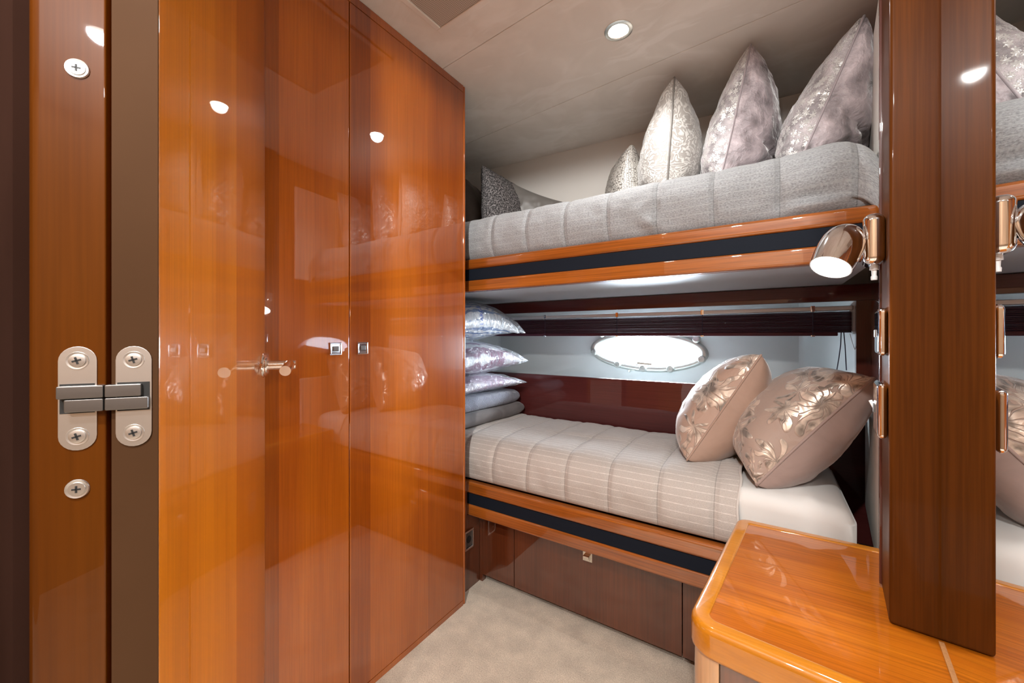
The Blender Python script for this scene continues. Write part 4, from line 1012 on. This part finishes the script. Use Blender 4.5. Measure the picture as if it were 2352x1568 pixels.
# the bag's printed word, wrapped on its right-hand flank
from mathutils.bvhtree import BVHTree
cu = bpy.data.curves.new('print', 'FONT'); cu.body = 'LARGE'; cu.size = 0.031; cu.align_x = 'CENTER'; cu.align_y = 'CENTER'; cu.resolution_u = 3
to = bpy.data.objects.new('print', cu); COL.objects.link(to)
dg = bpy.context.evaluated_depsgraph_get(); tm = bpy.data.meshes.new_from_object(to.evaluated_get(dg))
bpy.data.objects.remove(to); bt = bmesh.new(); bt.from_mesh(tm); bpy.data.meshes.remove(tm)
bmesh.ops.triangulate(bt, faces=bt.faces[:]); bmesh.ops.subdivide_edges(bt, edges=bt.edges[:], cuts=2)
bagm = [c for c in bag_top.children if c.name.startswith('plastic_bag')][0].data
tree = BVHTree.FromPolygons([v.co.copy() for v in bagm.vertices], [tuple(p.vertices) for p in bagm.polygons])
eye_ = Vector((0, 0, EYE)); r_ = ray(1106, 722).normalized(); p0, n0, _, _ = tree.ray_cast(eye_, r_)
if n0.dot(r_) > 0: n0 = -n0
n0 = (n0 * 0.5 - r_ * 0.5).normalized(); up_ = (Vector((0, 0, 1)) - n0 * n0.z).normalized(); lf_ = n0.cross(up_)
for v in bt.verts:      # the word reads upward along the bag's flank
    q_ = p0 + up_ * v.co.x + lf_ * v.co.y + n0 * 0.12
    h_, _, _, _ = tree.ray_cast(q_, -n0)
    v.co = (h_ if h_ is not None else p0 + up_ * v.co.x + lf_ * v.co.y) + n0 * 0.002
mb = MB(); mb.add(bt); mb.build('print', M['ink'], bag_top, smooth=False)

# ------------------------------------------------------------------ lights
def lamp(name, kind, loc, energy, col, aim=None, size=0.05, spot=None, blend=0.5):
    l = bpy.data.lights.new(name, kind); l.energy = energy; l.color = col
    if kind == 'AREA': l.shape = 'DISK'; l.size = size
    else: l.shadow_soft_size = size
    if kind == 'SPOT': l.spot_size = math.radians(spot); l.spot_blend = blend
    o = bpy.data.objects.new(name, l); o.location = loc
    d = Vector(aim) if aim else Vector((0, 0, -1))
    o.rotation_euler = d.to_track_quat('-Z', 'Y').to_euler(); COL.objects.link(o); return o
WARM = (1.0, 0.985, 0.96)
lamp('downlight_lamp', 'SPOT', (-0.383, 1.183, CEIL - 0.006), 6, WARM, size=0.028, spot=135, blend=0.5)
# downlights of the passage behind the viewer
for lx, ly, e_, lab in ((-0.16, -0.30, 36, 'round recessed downlight in the passage ceiling just behind the doorway'), (0.17, -0.94, 44, 'round recessed downlight furthest back in the passage ceiling'),
                        (-0.95, -0.62, 26, 'round recessed downlight at the end of the passage behind the wardrobe'), (0.95, -0.62, 26, 'round recessed downlight at the passage end behind the mirror')):
    d2 = thing('downlight', lab, 'downlight', (lx, ly, CEIL)); fm2 = Matrix.Translation((lx + 0.383, ly - 1.183, 0)) @ fm
    MB().lathe([(0.0425, 0.0), (0.042, 0.002), (0.036, 0.0045), (0.030, 0.0035), (0.0285, 0.0008)], fm2, 48, cap0=False, cap1=False).build('bezel', M['nickel'], d2)
    MB().lathe([(0.0285, 0.0012), (0.0005, 0.0012)], fm2, 32, cap0=False).build('lens', M['lamp_glow'], d2)
    lamp('passage_lamp', 'SPOT', (lx, ly, CEIL - 0.006), e_, WARM, size=0.028, spot=179, blend=0.08)
lamp('reading_bulb', 'SPOT', HC + AX * 0.043, 2.6, (1.0, 0.96, 0.90), aim=AX, size=0.022, spot=150, blend=0.6)

w = bpy.data.worlds.new('World'); SC.world = w; w.use_nodes = True
bg = w.node_tree.nodes['Background']; bg.inputs[0].default_value = (1.0, 0.97, 0.93, 1); bg.inputs[1].default_value = 3.0
def oval(name, loc, aim, sx, sy, shape='ELLIPSE'):
    l = bpy.data.lights.new(name, 'AREA'); l.shape = shape; l.size = sx; l.size_y = sy
    o = bpy.data.objects.new(name, l); o.location = loc; o.rotation_euler = Vector(aim).to_track_quat('-Z', 'Z').to_euler(); COL.objects.link(o); return l
sky = oval('porthole_daylight', (PC.x, YB + 0.075, PC.z), (0, -1, 0), 0.62, 0.24); sky.energy = 13.0; sky.color = (0.74, 0.88, 1.0)
# ------------------------------------------------------------------ camera and view
cam = bpy.data.cameras.new('Camera'); co_ = bpy.data.objects.new('Camera', cam); COL.objects.link(co_)
co_.location = (0, 0, EYE); cam.sensor_width = 36; cam.lens = FPX * 36 / 2352; cam.clip_start = 0.01
co_.rotation_euler = (PI / 2, 0, math.atan2(-FX, FY))
cam.shift_y = -(784 - HOR) / 2352
SC.camera = co_
SC.view_settings.view_transform = 'Standard'; SC.view_settings.look = 'None'; SC.view_settings.exposure = 1.66; SC.view_settings.gamma = 1.0; SC.view_settings.use_curve_mapping = False
for o_ in COL.objects:
    c_ = o_.get('category')
    if c_ == 'cushion': o_['group'] = 'cushions on the upper bunk' if o_.location.z > 1.2 else 'cushions on the lower bunk'
    elif c_ == 'bag': o_['group'] = 'bagged bedding stacked on the lower bunk'
    elif c_ == 'blanket': o_['group'] = 'folded blankets stacked on the lower bunk'
    elif c_ == 'downlight': o_['group'] = 'ceiling downlights'
    elif c_ == 'screw': o_['group'] = 'screws in the door jamb'
    elif c_ == 'switch': o_['group'] = 'chrome switch plates'
    elif c_ == 'bunk bed': o_['group'] = 'bunk beds'
    elif c_ == 'bedspread': o_['group'] = 'bedspreads on the bunks'
    elif c_ == 'padded panel': o_['group'] = 'padded bunk end panels'
SC.cycles.use_denoising = True
SC.cycles.max_bounces = 12; SC.cycles.glossy_bounces = 6; SC.cycles.diffuse_bounces = 5; SC.cycles.transparent_max_bounces = 12
SC.cycles.sample_clamp_indirect = 6.0
